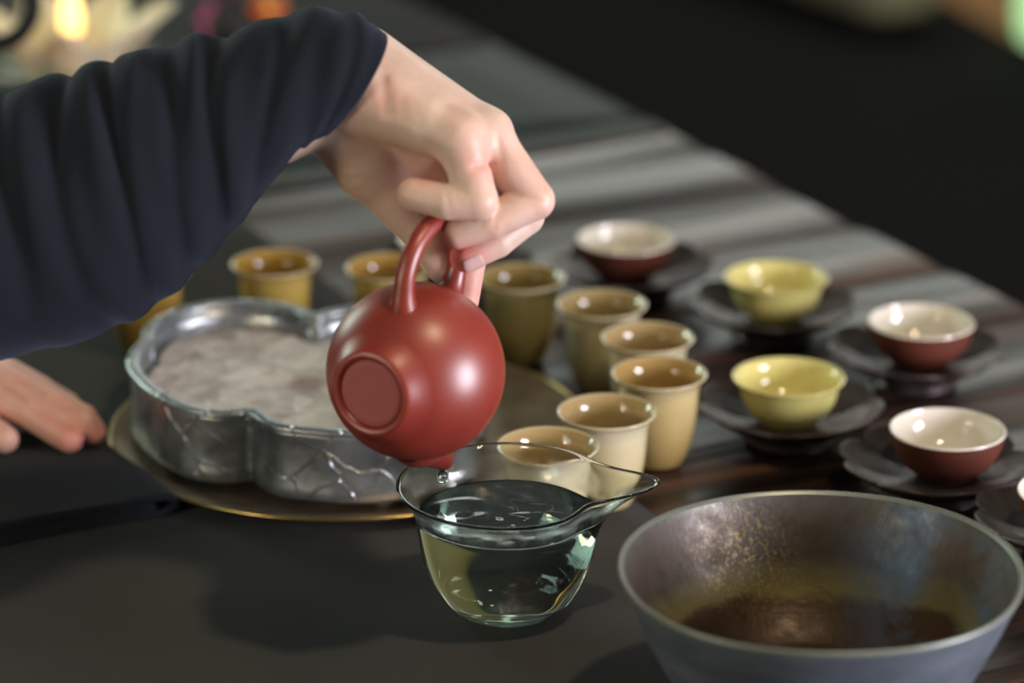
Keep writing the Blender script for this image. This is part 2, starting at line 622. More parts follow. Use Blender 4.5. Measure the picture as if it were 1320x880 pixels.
for k in range(n_pl):
    p = pl0 if k == 0 else pl0.copy()
    if k:
        COL.objects.link(p)
        p.parent = table
    p.location = (random.uniform(-0.003, 0.003), (k - n_pl / 2) * PW + 0.1, 0.39 + TOPZ - 0.0009 - random.uniform(0, 0.0005))
    p.rotation_euler = (random.uniform(-0.004, 0.004), 0, 0)
for sx in (-0.32, 0.32):
    for sy in (-0.8, 0.95):
        bevel(mesh('leg', *box(sx - 0.04, sx + 0.04, sy - 0.04, sy + 0.04, 0, 0.335), M['wood'], table, smooth=False), 0.006)
for sy in (-0.8, 0.95):
    mesh('apron', *box(-0.28, 0.28, sy - 0.015, sy + 0.015, 0.25, 0.352), M['wood'], table, smooth=False)


def cloth_sheet(name, u0, u1, v0, v1, th, mat, parent=None, z0=TOPZ, n=24):
    V, F = [], []
    for i in range(n + 1):
        for j in range(n + 1):
            u = u0 + (u1 - u0) * i / n
            w = v0 + (v1 - v0) * j / n
            V.append(uv(u, w, z0 + th + 0.00015 * math.sin(9 * u + 3) * math.sin(13 * w)))
    for i in range(n):
        for j in range(n):
            a = i * (n + 1) + j
            F.append((a, a + n + 1, a + n + 2, a + 1))
    b = len(V)
    bd = [i * (n + 1) for i in range(n + 1)] + [n * (n + 1) + j for j in range(1, n + 1)] + \
         [i * (n + 1) + n for i in range(n - 1, -1, -1)] + [j for j in range(n - 1, 0, -1)]
    for k in bd:
        V.append((V[k][0], V[k][1], z0 + 0.00005))
    for k in range(len(bd)):
        k2 = (k + 1) % len(bd)
        F.append((bd[k], bd[k2], b + k2, b + k))
    F.append(tuple(b + k for k in range(len(bd))))
    return mesh(name, V, F, mat, parent)


runner = cloth_sheet('table_runner', 0.31, 0.716, 0.55, 2.62, 0.0012, M['black_cloth'])
tag(runner, 'matte black cloth runner covering the near half of the wooden table', 'table runner')
gm = empty('green_cloth', uv(0.9, 1.98, TOPZ))
tag(gm, 'dark green cloth with a pale grey hem across the far end of the table', 'cloth')
far = cloth_sheet('table_cloth', 0.730, 1.069, 2.125, 2.62, 0.0013, M['black_cloth'], n=8)
tag(far, 'black cloth covering the far end of the table beyond the green cloth', 'table cloth')
for nm, a in (('cloth_panel', (0.730, 1.066, 1.872, 2.11)), ('hem', (0.730, 1.068, 1.845, 1.872))):
    c = cloth_sheet(nm, *a, 0.0015, M['green_cloth'] if nm != 'hem' else M['grey_border'], n=6)
    c.parent = gm
    c.matrix_parent_inverse = Matrix.LocRotScale(Vector(uv(0.9, 1.98, TOPZ)), None, None).inverted()

# ------------------------------------------------------------------ bronze plate, pewter tea boat, stone
PL = (-0.0865, 1.533)
plate = empty('plate', (PL[0], PL[1], 0.0))
tag(plate, 'large round worn bronze plate under the lobed pewter tea boat', 'plate')
prof = [(0, 0.0), (0.100, 0.0), (0.112, 0.0012), (0.1245, 0.0062), (0.1262, 0.0078), (0.1258, 0.0086), (0.1235, 0.0083), (0.110, 0.0040), (0.100, 0.0030), (0, 0.0028)]
mesh('plate_body', *lathe(prof, 96), M['bronze_plate'], plate)
V, F = tube([(0.1262 * math.cos(a), 0.1262 * math.sin(a), 0.0080) for a in np.linspace(0, 2 * PI, 97)], 0.0010, 8, cap=False)
mesh('plate_rim', V, F, M['brass'], plate)

TB = (-0.108, 1.520)
LOBES = [  # four lobes between the notches, plan outline of the rim relative to the boat's centre
    [(-0.1320, 1.4512), (-0.1469, 1.4489), (-0.1620, 1.4545), (-0.1760, 1.4680), (-0.1890, 1.4885), (-0.1990, 1.5140), (-0.2010, 1.5330), (-0.1985, 1.5500), (-0.1960, 1.5590)],
    [(-0.1960, 1.5590), (-0.1975, 1.5720), (-0.1940, 1.5900), (-0.1840, 1.6050), (-0.1690, 1.6160), (-0.1500, 1.6200), (-0.1300, 1.6160), (-0.1160, 1.6070), (-0.1085, 1.5960)],
    [(-0.1085, 1.5960), (-0.1000, 1.6040), (-0.0850, 1.6100), (-0.0650, 1.6070), (-0.0430, 1.5960), (-0.0240, 1.5760), (-0.0130, 1.5480), (-0.0130, 1.5190), (-0.0230, 1.4950)],
    [(-0.0230, 1.4950), (-0.0170, 1.4780), (-0.0220, 1.4560), (-0.0380, 1.4360), (-0.0600, 1.4250), (-0.0820, 1.4226), (-0.1010, 1.4260), (-0.1190, 1.4330), (-0.1320, 1.4512)]]
LP_ = []
for lb in LOBES:
    q = bez(lb, 12)
    d = np.concatenate([[0], np.cumsum(np.linalg.norm(np.diff(q, axis=0), axis=1))])
    tt = np.linspace(0, d[-1], 49)[:-1]
    LP_.append(np.stack([np.interp(tt, d, q[:, 0]), np.interp(tt, d, q[:, 1])], 1))
LP_ = np.vstack(LP_) - np.array(TB)
LT = np.roll(LP_, -1, 0) - np.roll(LP_, 1, 0)
LN = np.stack([-LT[:, 1], LT[:, 0]], 1)
LN /= np.linalg.norm(LN, axis=1)[:, None]
if (LN * LP_).sum() < 0:
    LN = -LN
LPS = LP_.copy()


def lobe_ring(off):
    return [tuple(p) for p in LPS + LN * off]


boat = empty('tea_boat', (TB[0], TB[1], 0.0058))
tag(boat, 'old grey pewter four-lobed tea boat with tall scratched walls on the bronze plate', 'tea boat')


def lobed_loft(rows):
    V, F = [], []
    n = 192
    for off, z in rows:
        for x, y in lobe_ring(off):
            V.append((x, y, z))
    for i in range(len(rows) - 1):
        for k in range(n):
            k2 = (k + 1) % n
            F.append((i * n + k, i * n + k2, (i + 1) * n + k2, (i + 1) * n + k))
    return V, F, n


HB = 0.0430
V, F, n = lobed_loft([(-0.004, 0.003), (-0.0015, 0.0035), (0.0006, 0.006), (-0.0004, 0.010), (-0.0008, 0.024), (-0.0004, 0.038), (0.0, HB - 0.003),
                      (-0.0040, HB - 0.003), (-0.0044, 0.030), (-0.0046, 0.010), (-0.006, 0.0075)])
V += [(0, 0, 0.003), (0, 0, 0.0075)]
for k in range(n):
    F.append((len(V) - 2, (k + 1) % n, k))
    F.append((len(V) - 1, 10 * n + k, 10 * n + (k + 1) % n))
mesh('boat_wall', V, F, M['pewter'], boat)
V, F, n = lobed_loft([(0.0002, HB - 0.0036), (0.0014, HB - 0.0026), (0.0016, HB - 0.0010), (0.0006, HB), (-0.0026, HB + 0.0002), (-0.0052, HB - 0.0006), (-0.0056, HB - 0.0026), (-0.0040, HB - 0.0036)])
F += [(7 * n + k, 7 * n + (k + 1) % n, (k + 1) % n, k) for k in range(n)]
mesh('boat_rim', V, F, M['pewter'], boat)
for k in range(4):
    o = mesh('foot', *lathe([(0, -0.0027), (0.006, -0.0027), (0.0065, 0.001), (0.006, 0.0034), (0, 0.0034)], 16), M['pewter'], boat)
    o.location = (LPS[k * 48 + 24][0] * 0.86, LPS[k * 48 + 24][1] * 0.86, 0.0)

# stone slab lying in the boat, with pits
V, F = [], []
nr, n = 64, 192
ring = lobe_ring(-0.0062)
zt = 0.0280
PQ = [(-0.1301, 1.5468, 0.0340), (-0.1163, 1.5328, 0.0340), (-0.1720, 1.5743, 0.0340), (-0.1350, 1.5043, 0.0340), (-0.1031, 1.5445, 0.0340)]
pits = [(p[0] - TB[0], p[1] - TB[1], qr, qd) for p, qr, qd in zip(PQ, (0.0030, 0.0038, 0.0016, 0.0018, 0.0018), (0.0055, 0.0065, 0.002, 0.002, 0.003))]
for i in range(nr + 1):
    t = i / nr
    for k in range(n):
        x, y = ring[k][0] * t, ring[k][1] * t
        h = 0.0007 * math.sin(110 * x + 40 * y) * math.sin(95 * y - 30 * x) + 0.0004 * math.sin(300 * x) * math.sin(260 * y + 1)
        for qx, qy, qr, qd in pits:
            d = math.hypot((x - qx) * 0.6, y - qy) / qr
            h -= qd * math.exp(-d ** 4)
        if i == nr:
            h -= 0.0018
        V.append((x, y, zt + h))
for i in range(nr):
    for k in range(n):
        k2 = (k + 1) % n
        if i == 0:
            F.append((0 * n, (i + 1) * n + k, (i + 1) * n + k2)) if k else F.append((0, n, n + 1))
        else:
            F.append((i * n + k, (i + 1) * n + k, (i + 1) * n + k2, i * n + k2))
b = len(V)
for k in range(n):
    V.append((ring[k][0], ring[k][1], 0.0085))
V.append((0, 0, 0.0085))
for k in range(n):
    k2 = (k + 1) % n
    F.append((nr * n + k, b + k, b + k2, nr * n + k2))
    F.append((b + n, b + k2, b + k))
stone = mesh('stone_slab', V, F, M['stone'])
stone.location = (TB[0], TB[1], 0.0058)
tag(stone, 'pale grey rough pitted stone slab lying inside the pewter tea boat', 'stone slab')

# ------------------------------------------------------------------ cream aroma cups
CUP_OUT = [(0.0, 0.0012), (0.0100, 0.0010), (0.0108, 0.0), (0.0128, 0.0), (0.0138, 0.0016), (0.0158, 0.0062), (0.0180, 0.014), (0.0196, 0.0235),
           (0.0204, 0.033), (0.0209, 0.0405), (0.0220, 0.0450), (0.0240, 0.0478)]
CUP_RIM = [(0.0240, 0.0478), (0.0249, 0.0486), (0.0250, 0.0491), (0.0245, 0.0494), (0.0236, 0.0488)]
CUP_IN = [(0.0236, 0.0488), (0.0216, 0.0455), (0.0200, 0.0405), (0.0192, 0.033), (0.0183, 0.0235), (0.0166, 0.0140), (0.0135, 0.0075), (0.008, 0.0048), (0, 0.0040)]


def make_cup():
    r = empty('aroma_cup')
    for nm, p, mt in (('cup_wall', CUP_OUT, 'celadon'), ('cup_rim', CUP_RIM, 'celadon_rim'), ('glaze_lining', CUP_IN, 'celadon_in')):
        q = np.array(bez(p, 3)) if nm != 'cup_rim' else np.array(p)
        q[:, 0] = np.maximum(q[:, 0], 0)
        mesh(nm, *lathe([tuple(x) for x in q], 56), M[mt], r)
    return r


cup0 = make_cup()
cups = [((0.0474, 1.4492, 0.0490), 0.0, 'cream aroma cup right behind the glass pitcher spout, nearest fully visible one'),
        ((0.0764, 1.5068, 0.0490), TOPZ, 'yellowish cream aroma cup at the right end of its row, beside the nearer yellow bowl'),
        ((0.0726, 1.5612, 0.0490), TOPZ, 'cream aroma cup peeking from behind the yellowish cup at the right end'),
        ((0.0496, 1.6153, 0.0490), TOPZ, 'greenish cream aroma cup between the olive shaded cup and the pair on the right'),
        ((0.0053, 1.6604, 0.0490), TOPZ, 'olive shaded aroma cup just right of the red teapot, behind it'),
        ((0.0174, 1.4034, 0.0490), 0.0, 'aroma cup seen partly through the glass pitcher, directly behind its rim'),
        ((-0.0698, 1.6755, 0.0490), 0.0, 'amber aroma cup half hidden behind the teapot handle'),
        ((-0.1357, 1.6825, 0.0490), 0.0, 'amber glazed aroma cup standing behind the pewter tea boat'),
        ((-0.2082, 1.6645, 0.0490), 0.0, 'aroma cup almost hidden behind the navy sleeve, only its edge showing')]
# amber and yellowish tints are glaze; olive and greyish ones paint shade on back cups
GLAZE_AND_SHADE = {1: (1.0, 0.90, 0.68, 1), 3: (0.82, 0.86, 0.82, 1), 4: (0.62, 0.62, 0.44, 1), 6: (0.88, 0.74, 0.36, 1), 7: (0.82, 0.68, 0.28, 1), 8: (0.82, 0.66, 0.25, 1)}
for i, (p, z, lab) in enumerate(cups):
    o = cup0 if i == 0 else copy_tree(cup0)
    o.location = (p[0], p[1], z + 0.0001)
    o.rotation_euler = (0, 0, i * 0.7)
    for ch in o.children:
        ch.color = GLAZE_AND_SHADE.get(i, (1, 1, 1, 1))
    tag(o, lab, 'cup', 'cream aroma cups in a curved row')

# ------------------------------------------------------------------ saucers and tea bowls
def saucer_warp(r, z, th):
    k = max(0.0, (r - 0.016) / 0.0315)
    lob = abs(math.cos(4.5 * th))
    rr = r * (1 + 0.15 * k * k * (lob ** 0.5 - 0.6))
    zz = z + (0.0034 * k * (lob ** 0.6 - 0.5) if z > 0.004 else 0)
    return (rr * math.cos(th), rr * math.sin(th), zz)


SZ = 0.0
s_prof = [(0, 0.0045), (0.015, 0.0045), (0.0235, 0.0050), (0.031, 0.0080), (0.039, 0.0125), (0.0455, 0.0170), (0.0470, 0.0187), (0.0466, 0.0195),
          (0.0452, 0.0189), (0.039, 0.0155), (0.030, 0.0122), (0.022, 0.0104), (0.012, 0.0100), (0, 0.0100)]
f_prof = [(0.0200, 0.0052), (0.0212, 0.003), (0.0235, 0.0008), (0.0238, 0.0), (0.0215, 0.0), (0.0190, 0.003), (0.0180, 0.0052)]


def make_saucer():
    r = empty('saucer')
    q = bez(s_prof, 2)
    q[:, 0] = np.maximum(q[:, 0], 0)
    mesh('dish', *lathe([tuple(x) for x in q], 126, saucer_warp), M['saucer'], r)
    mesh('foot_ring', *lathe(f_prof + f_prof[:1], 48), M['saucer'], r)
    return r


def make_bowl(outer, inner, flare):
    """small open tea bowl, rim radius 0.0295, 0.0245 tall"""
    r = empty('tea_bowl')
    if flare:
        po = [(0, 0.0016), (0.0120, 0.0014), (0.0128, 0.0), (0.0148, 0.0), (0.0156, 0.0020), (0.0196, 0.0048), (0.0232, 0.0088), (0.0254, 0.0135), (0.0264, 0.0180), (0.0272, 0.0212), (0.0287, 0.0234), (0.0299, 0.0243)]
        pi_ = [(0.0299, 0.0243), (0.0300, 0.0249), (0.0289, 0.0247), (0.0266, 0.0224), (0.0254, 0.0180), (0.0242, 0.0135), (0.0218, 0.0092), (0.0180, 0.0060), (0.011, 0.0040), (0, 0.0035)]
    else:
        po = [(0, 0.0016), (0.0120, 0.0014), (0.0128, 0.0), (0.0148, 0.0), (0.0156, 0.0020), (0.0202, 0.0050), (0.0242, 0.0095), (0.0268, 0.0145), (0.0284, 0.0195), (0.0291, 0.0228), (0.0294, 0.0243)]
        pi_ = [(0.0294, 0.0243), (0.0292, 0.0249), (0.0284, 0.0246), (0.0275, 0.0195), (0.0258, 0.0148), (0.0230, 0.0100), (0.0188, 0.0063), (0.011, 0.0041), (0, 0.0035)]
    for nm, p, mt in (('outer_wall', po, outer), ('glaze_lining', pi_, inner)):
        q = bez(p, 3)
        q[:, 0] = np.maximum(q[:, 0], 0)
        mesh(nm, *lathe([tuple(x) for x in q], 72), M[mt], r)
    return r


sau0 = make_saucer()
yb0 = make_bowl('yellow', 'yellow_in', True)
bb0 = make_bowl('brown_clay', 'white_glaze', False)
spots = [  # bowl rim centre, saucer rim centre, kind, bowl label, saucer label
    ((0.2210, 1.4636, 0.0362), (0.2156, 1.4611, 0.0190), 'b', 'reddish brown tea bowl with white glazed inside, nearest on the right', 'dark scalloped saucer under the nearest brown tea bowl'),
    ((0.2277, 1.6258, 0.0362), (0.2254, 1.6251, 0.0190), 'b', 'dark brown tea bowl with white inside, farther right beyond the near brown bowl', 'dark scalloped saucer under the farther right brown tea bowl'),
    ((0.0685, 1.7733, 0.0362), (0.0725, 1.7733, 0.0190), 'b', 'dark brown tea bowl with pale inside, farthest back in the middle', 'dark saucer under the farthest brown tea bowl in the middle'),
    ((0.2733, 1.3812, 0.0362), (0.2735, 1.3891, 0.0190), 'b', 'tea bowl cut off by the right edge of the photo beside the big basin', 'saucer cut off by the right edge of the photo beside the big basin'),
    ((-0.0387, 1.7733, 0.0362), (-0.0361, 1.7777, 0.0190), 'b', 'tea bowl hidden behind the hand, only its left rim glinting', 'saucer hidden behind the hand and the teapot handle'),
    ((0.1467, 1.5386, 0.0362), (0.1480, 1.5387, 0.0190), 'y', 'lemon yellow tea bowl on a dark saucer, the nearer of the two', 'dark scalloped saucer under the nearer yellow tea bowl'),
    ((0.1532, 1.7023, 0.0362), (0.1514, 1.7011, 0.0190), 'y', 'lemon yellow tea bowl on a dark saucer, the farther of the two', 'dark scalloped saucer under the farther yellow tea bowl')]
used = set()
for i, (pb, ps, kind, lb, ls) in enumerate(spots):
    s = sau0 if i == 0 else copy_tree(sau0)
    s.location = (ps[0], ps[1], TOPZ + 0.0001)
    s.rotation_euler = (0, 0, 0.4 * i)
    tag(s, ls, 'saucer', 'dark scalloped saucers on the wooden table')
    src = bb0 if kind == 'b' else yb0
    b = copy_tree(src) if kind in used else src
    used.add(kind)
    b.location = (pb[0], pb[1], TOPZ + 0.0104)
    tag(b, lb, 'tea bowl', 'brown tea bowls with white insides' if kind == 'b' else 'yellow tea bowls')

# ------------------------------------------------------------------ big basin at the front right
basin = empty('basin', (0.1300, 1.1950, 0.0001))
tag(basin, 'large blue-grey glazed basin with iridescent brown inside at the front right', 'basin')
bo = [(0, 0.002), (0.030, 0.002), (0.034, 0.0), (0.039, 0.0), (0.042, 0.004), (0.0545, 0.0165), (0.066, 0.034), (0.0755, 0.0535), (0.0822, 0.0695), (0.0846, 0.0752)]
br = [(0.0846, 0.0752), (0.0853, 0.0768), (0.0849, 0.0778), (0.0839, 0.0778), (0.0826, 0.0766)]
bi_ = [(0.0826, 0.0766), (0.0812, 0.0725), (0.0755, 0.0580), (0.0675, 0.0430), (0.0575, 0.0300), (0.0475, 0.0215), (0.036, 0.0165), (0.018, 0.0142), (0, 0.0138)]


def wobble(r, z, th):
    k = 1 + 0.006 * math.sin(2 * th + 0.6) * z / 0.077 + 0.003 * math.sin(5 * th)
    return (r * k * math.cos(th), r * k * math.sin(th), z + (0.0006 * math.sin(3 * th) if z > 0.02 else 0))


for nm, p, mt in (('basin_wall', bo, 'bowl_out'), ('basin_rim', br, 'bowl_rim'), ('glaze_lining', bi_, 'bowl_in')):
    q = bez(p, 6) if nm != 'basin_rim' else bez(p, 3)
    q[:, 0] = np.maximum(q[:, 0], 0)
    mesh(nm, *lathe([tuple(x) for x in q], 128, wobble), M[mt], basin)

# ------------------------------------------------------------------ glass pitcher with tea liquor
PC = (-0.0020, 1.3160)


def pit_warp(r, z, th, z_mul=1.0):
    """th = 0 points along +X (spout). The rim is drawn out to a beak near the top."""
    t = max(0.0, min(1.0, (z - 0.040) / 0.026))
    a = (th + PI) % (2 * PI) - PI
    sp = math.exp(-(a / 0.25) ** 2) * 0.0170 * t ** 2.2 + math.exp(-(a / 0.55) ** 2) * 0.0035 * t
    pinch = -0.0062 * t * (math.exp(-((a - 0.62) / 0.30) ** 2) * 0.4 + math.exp(-((a + 0.62) / 0.30) ** 2))
    rr = r + (sp + pinch if r > 0.012 else 0)
    zz = z + t ** 2 * (0.0012 * math.exp(-(a / 0.3) ** 2) + 0.0022 * math.cos(a - PI / 2) * 0.35 + 0.0018 * math.exp(-((a + 0.75) / 0.35) ** 2))
    return (rr * math.cos(th), rr * math.sin(th) * 0.97, zz)


pit_out = [(0, 0.0006), (0.012, 0.0003), (0.0175, 0.0008), (0.0230, 0.0030), (0.0285, 0.0075), (0.0335, 0.0140), (0.0375, 0.0225), (0.0402, 0.0320), (0.0417, 0.0415), (0.0427, 0.0490), (0.0450, 0.0560), (0.0490, 0.0618), (0.0512, 0.0640)]
pit_in = [(0.0512, 0.0640), (0.0513, 0.0650), (0.0503, 0.0652), (0.0484, 0.0640), (0.0440, 0.0580), (0.0412, 0.0500), (0.0400, 0.0415), (0.0384, 0.0320), (0.0357, 0.0235), (0.0315, 0.0160), (0.0262, 0.0105), (0.020, 0.0078), (0.011, 0.0066), (0, 0.0064)]
q = np.vstack([bez(pit_out, 4), bez(pit_in, 4)[1:]])
q[:, 0] = np.maximum(q[:, 0], 0)
pit = mesh('glass_pitcher', *lathe([tuple(x) for x in q], 160, pit_warp), M['glass'])
pit.location = (PC[0], PC[1], 0.0001)
tag(pit, 'clear glass pitcher with a drawn-out pointed spout under the red teapot', 'pitcher')
# liquor: hugs the glass from inside, reaching just into the wall so no air gap shows
WZ = 0.0500
inner = bez(pit_in[5:], 4)
wp = [(max(0.0, r + 0.0005 if r > 1e-4 else 0), z - 0.0004) for r, z in inner][::-1]
wp = [p for p in wp if p[1] < WZ - 0.0003] + [(0.0415, WZ + 0.0004)]
for t in np.linspace(0.985, 0, 36):
    wp.append((0.0415 * t, WZ))
V, F = lathe(wp, 160, pit_warp)
V = np.array(V)
mtop = (V[:, 2] > WZ - 0.0002) & (np.hypot(V[:, 0], V[:, 1]) < 0.0405)
dd = np.hypot(V[:, 0] + 0.022, V[:, 1] - 0.004)
fall = np.clip((0.0400 - np.hypot(V[:, 0], V[:, 1])) / 0.008, 0, 1)
rip = 0.00022 * np.sin(dd * 620) * np.exp(-dd / 0.022) + 0.00022 * np.sin(330 * V[:, 1] + 120 * V[:, 0] + 2.2 * np.sin(140 * V[:, 0])) * np.exp(-(dd / 0.036) ** 2)
V[:, 2] += np.where(mtop, rip * fall, 0)
wat = mesh('tea_liquor', V, F, M['water'])
wat.location = (PC[0], PC[1], 0.0001)
tag(wat, 'clear pale tea filling the glass pitcher, its surface rippling', 'tea')

# ------------------------------------------------------------------ red teapot, tilted to pour
POT = Vector((-0.0425, 1.2830, 0.1329))
RP = 0.0396
right = Vector((1, 0, 0))
upv = Vector((0, 0.34202, 0.93969))
tow = Vector((0, -0.93969, 0.34202))


def camv(x, y, z):
    return right * x + upv * y + tow * z


AX = camv(0.483, 0.252, -0.839).normalized()        # from the foot to the lid
HX = camv(0.10, 0.936, 0.338)
HX = (HX - AX * HX.dot(AX)).normalized()            # towards the handle
SX = AX.cross(HX)
pot = empty('teapot', POT)
tag(pot, 'small round red clay teapot held upside down, foot ring showing, pouring', 'teapot')
pot.matrix_world = Matrix(((-HX.x, -SX.x, AX.x, POT.x), (-HX.y, -SX.y, AX.y, POT.y), (-HX.z, -SX.z, AX.z, POT.z), (0, 0, 0, 1)))
# local frame: +Z lid, +X spout
R_ = RP
mesh('base_disc', *lathe([(0, -0.0381), (0.003, -0.0382), (0.0055, -0.0378), (0.0120, -0.0381), (0.0143, -0.0381), (0.0150, -0.0376), (0.0150, -0.0360), (0, -0.0360)], 64), M['matte_lit_clay'], pot)
pp = [(0, -0.0362), (0.0148, -0.0362), (0.0151, -0.0374), (0.0155, -0.0385), (0.0160, -0.0392), (0.0172, -0.0397), (0.0186, -0.0394),
      (0.0196, -0.0384), (0.0206, -0.0366), (0.0222, -0.0346)]
for a in np.linspace(-52, 62, 30):
    pp.append((R_ * math.cos(math.radians(a)), R_ * math.sin(math.radians(a))))
pp += [(0.0178, 0.0358), (0.0172, 0.0364), (0.0160, 0.0360), (0.0150, 0.0350), (0, 0.0350)]
mesh('pot_body', *lathe(pp, 112), M['red_clay'], pot)
lid = mesh('lid', *lathe([(0, 0.0356), (0.0156, 0.0356), (0.0168, 0.0362), (0.0170, 0.0372), (0.0162, 0.0382), (0.013, 0.0398), (0.008, 0.0412), (0.0045, 0.0418), (0, 0.0418)], 64), M['red_clay'], pot)
mesh('knob', *lathe([(0, 0.0414), (0.0036, 0.0416), (0.0034, 0.0430), (0.0052, 0.0448), (0.0064, 0.0470), (0.0056, 0.0494), (0.0032, 0.0506), (0, 0.0509)], 40), M['red_clay'], lid)
hp = [(-0.40, -0.78), (-0.437, -1.00), (-0.425, -1.28), (-0.27, -1.54), (0.02, -1.70), (0.30, -1.70), (0.54, -1.55), (0.68, -1.30), (0.72, -1.06), (0.66, -0.84), (0.56, -0.70)]
P = bez([(b * R_, 0, a * R_) for a, b in hp], 7)
t = np.linspace(0, 1, len(P))
rr = 0.0043 + 0.0022 * np.exp(-(t / 0.10) ** 2) + 0.0026 * np.exp(-((1 - t) / 0.12) ** 2)
mesh('handle', *tube(P, rr, 24), M['red_clay'], pot)
sp = [(0.10, 0.80), (0.22, 0.93), (0.42, 1.04), (0.62, 1.17), (0.80, 1.29), (0.87, 1.345)]
P = bez([(b * R_, 0, a * R_) for a, b in sp], 8)
rr = np.interp(np.linspace(0, 1, len(P)), [0, 0.2, 0.45, 0.75, 0.95, 1], [0.0140, 0.0118, 0.0085, 0.0060, 0.0052, 0.0050])
V1, F1 = tube(P, rr, 28, cap=False)
V2, F2 = tube(P[::-1][:20], (rr[::-1] - 0.0014)[:20], 28, cap=False)
n1 = len(V1)
V, F = join((V1, F1), (V2, F2))
lastr = (len(P) - 1) * 28
# bridge the mouth: nearest vertex pairing keeps the lip closed
o1 = [lastr + k for k in range(28)]
o2 = [n1 + k for k in range(28)]
pair = [min(o2, key=lambda q: sum((V[q][c] - V[p][c]) ** 2 for c in range(3))) for p in o1]
for k in range(28):
    k2 = (k + 1) % 28
    if pair[k] != pair[k2]:
        F.append((o1[k], o1[k2], pair[k2], pair[k]))
mesh('spout', V, F, M['red_clay'], pot)

tipl = POT + (-HX) * (1.345 * R_) + AX * (0.87 * R_)
drop = mesh('water_drop', *lathe([(0, -0.0032), (0.0014, -0.0029), (0.0025, -0.0016), (0.0027, 0.0), (0.0022, 0.0016), (0.0012, 0.0034), (0, 0.0042)], 24), M['water'])
drop.location = tipl + Vector((-0.0005, -0.003, -0.0068))
tag(drop, 'clear drop of tea hanging from the red teapot spout', 'drop')

# ------------------------------------------------------------------ person: hands, sweater
person = empty('person', (-0.62, 1.45, -0.39))
tag(person, 'person in a navy sweater reaching in from the left, pouring from the red teapot', 'person')
PINV = Matrix.Translation(Vector((-0.62, 1.45, -0.39))).inverted()


def attach(o):
    o.parent = person
    o.matrix_parent_inverse = PINV
    return o


mm = 0.001
# right hand -----------------------------------------------------------------
RH_PALM = [
    ((-0.1168, 1.3164, 0.2363), (-0.0734, 1.3283, 0.2514), 24, 20),         # forearm to wrist
    ((-0.0665, 1.3154, 0.2570), (-0.0228, 1.2931, 0.2367), 15, 11),         # metacarpals little .. index
    ((-0.0676, 1.3260, 0.2626), (-0.0115, 1.3061, 0.2344), 15, 10.5),
    ((-0.0683, 1.3403, 0.2610), (-0.0110, 1.3237, 0.2300), 15, 10.5),
    ((-0.0696, 1.3510, 0.2553), (-0.0167, 1.3407, 0.2272), 14, 10),
    ((-0.0660, 1.3158, 0.2492), (-0.0389, 1.3029, 0.2402), 17.5, 12),        # little finger side of the palm
    ((-0.0730, 1.3327, 0.2460), (-0.0344, 1.3218, 0.2277), 18, 13),
    ((-0.0415, 1.3271, 0.2189), (-0.0166, 1.3278, 0.2093), 14, 11),      # hollow of the palm behind the little finger
    ((-0.0756, 1.3234, 0.2322), (-0.0627, 1.3216, 0.2155), 16, 15.5, 3),   # thumb ball
    ((-0.0627, 1.3216, 0.2155), (-0.0484, 1.3198, 0.1988), 15.5, 11.5, 3),
]
RH_PROX = [
    ((-0.0228, 1.2931, 0.2367), (-0.0148, 1.2830, 0.2118), 10.5, 8.6),     # little
    ((-0.0115, 1.3061, 0.2344), (0.0098, 1.2954, 0.2079), 10.5, 8.9),     # ring
    ((-0.0110, 1.3237, 0.2300), (0.0055, 1.3093, 0.1963), 10.5, 8.9),     # middle
    ((-0.0167, 1.3407, 0.2272), (-0.0042, 1.3312, 0.1952), 10, 8.8),     # index
    ((-0.0483, 1.3179, 0.1994), (-0.0373, 1.3148, 0.1822), 11, 9.2),     # thumb
]
RH_DIST = [
    [((-0.0148, 1.2830, 0.2118), (-0.0282, 1.2828, 0.2111), 8.8, 7.9), ((-0.0282, 1.2828, 0.2111), (-0.0427, 1.2868, 0.2134), 7.9, 7.2)],
    [((0.0098, 1.2954, 0.2079), (-0.0088, 1.2883, 0.2002), 8.8, 7.9), ((-0.0088, 1.2883, 0.2002), (-0.0237, 1.2871, 0.1953), 7.9, 7.0)],
    [((0.0055, 1.3093, 0.1963), (-0.0068, 1.2998, 0.1879), 8.8, 7.8), ((-0.0068, 1.2998, 0.1879), (-0.0205, 1.2945, 0.1821), 7.8, 7.0)],
    [((-0.0042, 1.3312, 0.1952), (-0.0188, 1.3241, 0.1726), 8.6, 7.6), ((-0.0188, 1.3241, 0.1726), (-0.0217, 1.3209, 0.1523), 7.6, 6.8)],
    [((-0.0373, 1.3148, 0.1822), (-0.0305, 1.3147, 0.1702), 9.0, 7.6)],
]
RH_RED = [((-0.0252, 1.2917, 0.1830), 9.5, 1.0), ((-0.0290, 1.2845, 0.1954), 7, 0.35), ((-0.0470, 1.2850, 0.2143), 8, 0.25), ((-0.0147, 1.2777, 0.2120), 8, 0.18), ((0.0108, 1.2892, 0.2084), 9, 0.18),
          ((-0.0127, 1.2858, 0.2284), 9, 0.42), ((-0.0535, 1.2923, 0.2519), 7, 0.3), ((-0.0386, 1.2866, 0.2187), 7, 0.3), ((-0.0068, 1.2854, 0.1979), 8, 0.22), ((0.0101, 1.2954, 0.2196), 10, 0.22), ((-0.0290, 1.3100, 0.2187), 16, 0.35), ((-0.0209, 1.3165, 0.1605), 12, 0.45), ((-0.0535, 1.2934, 0.2551), 10, 0.15), ((-0.0201, 1.2894, 0.2441), 12, 0.12)]


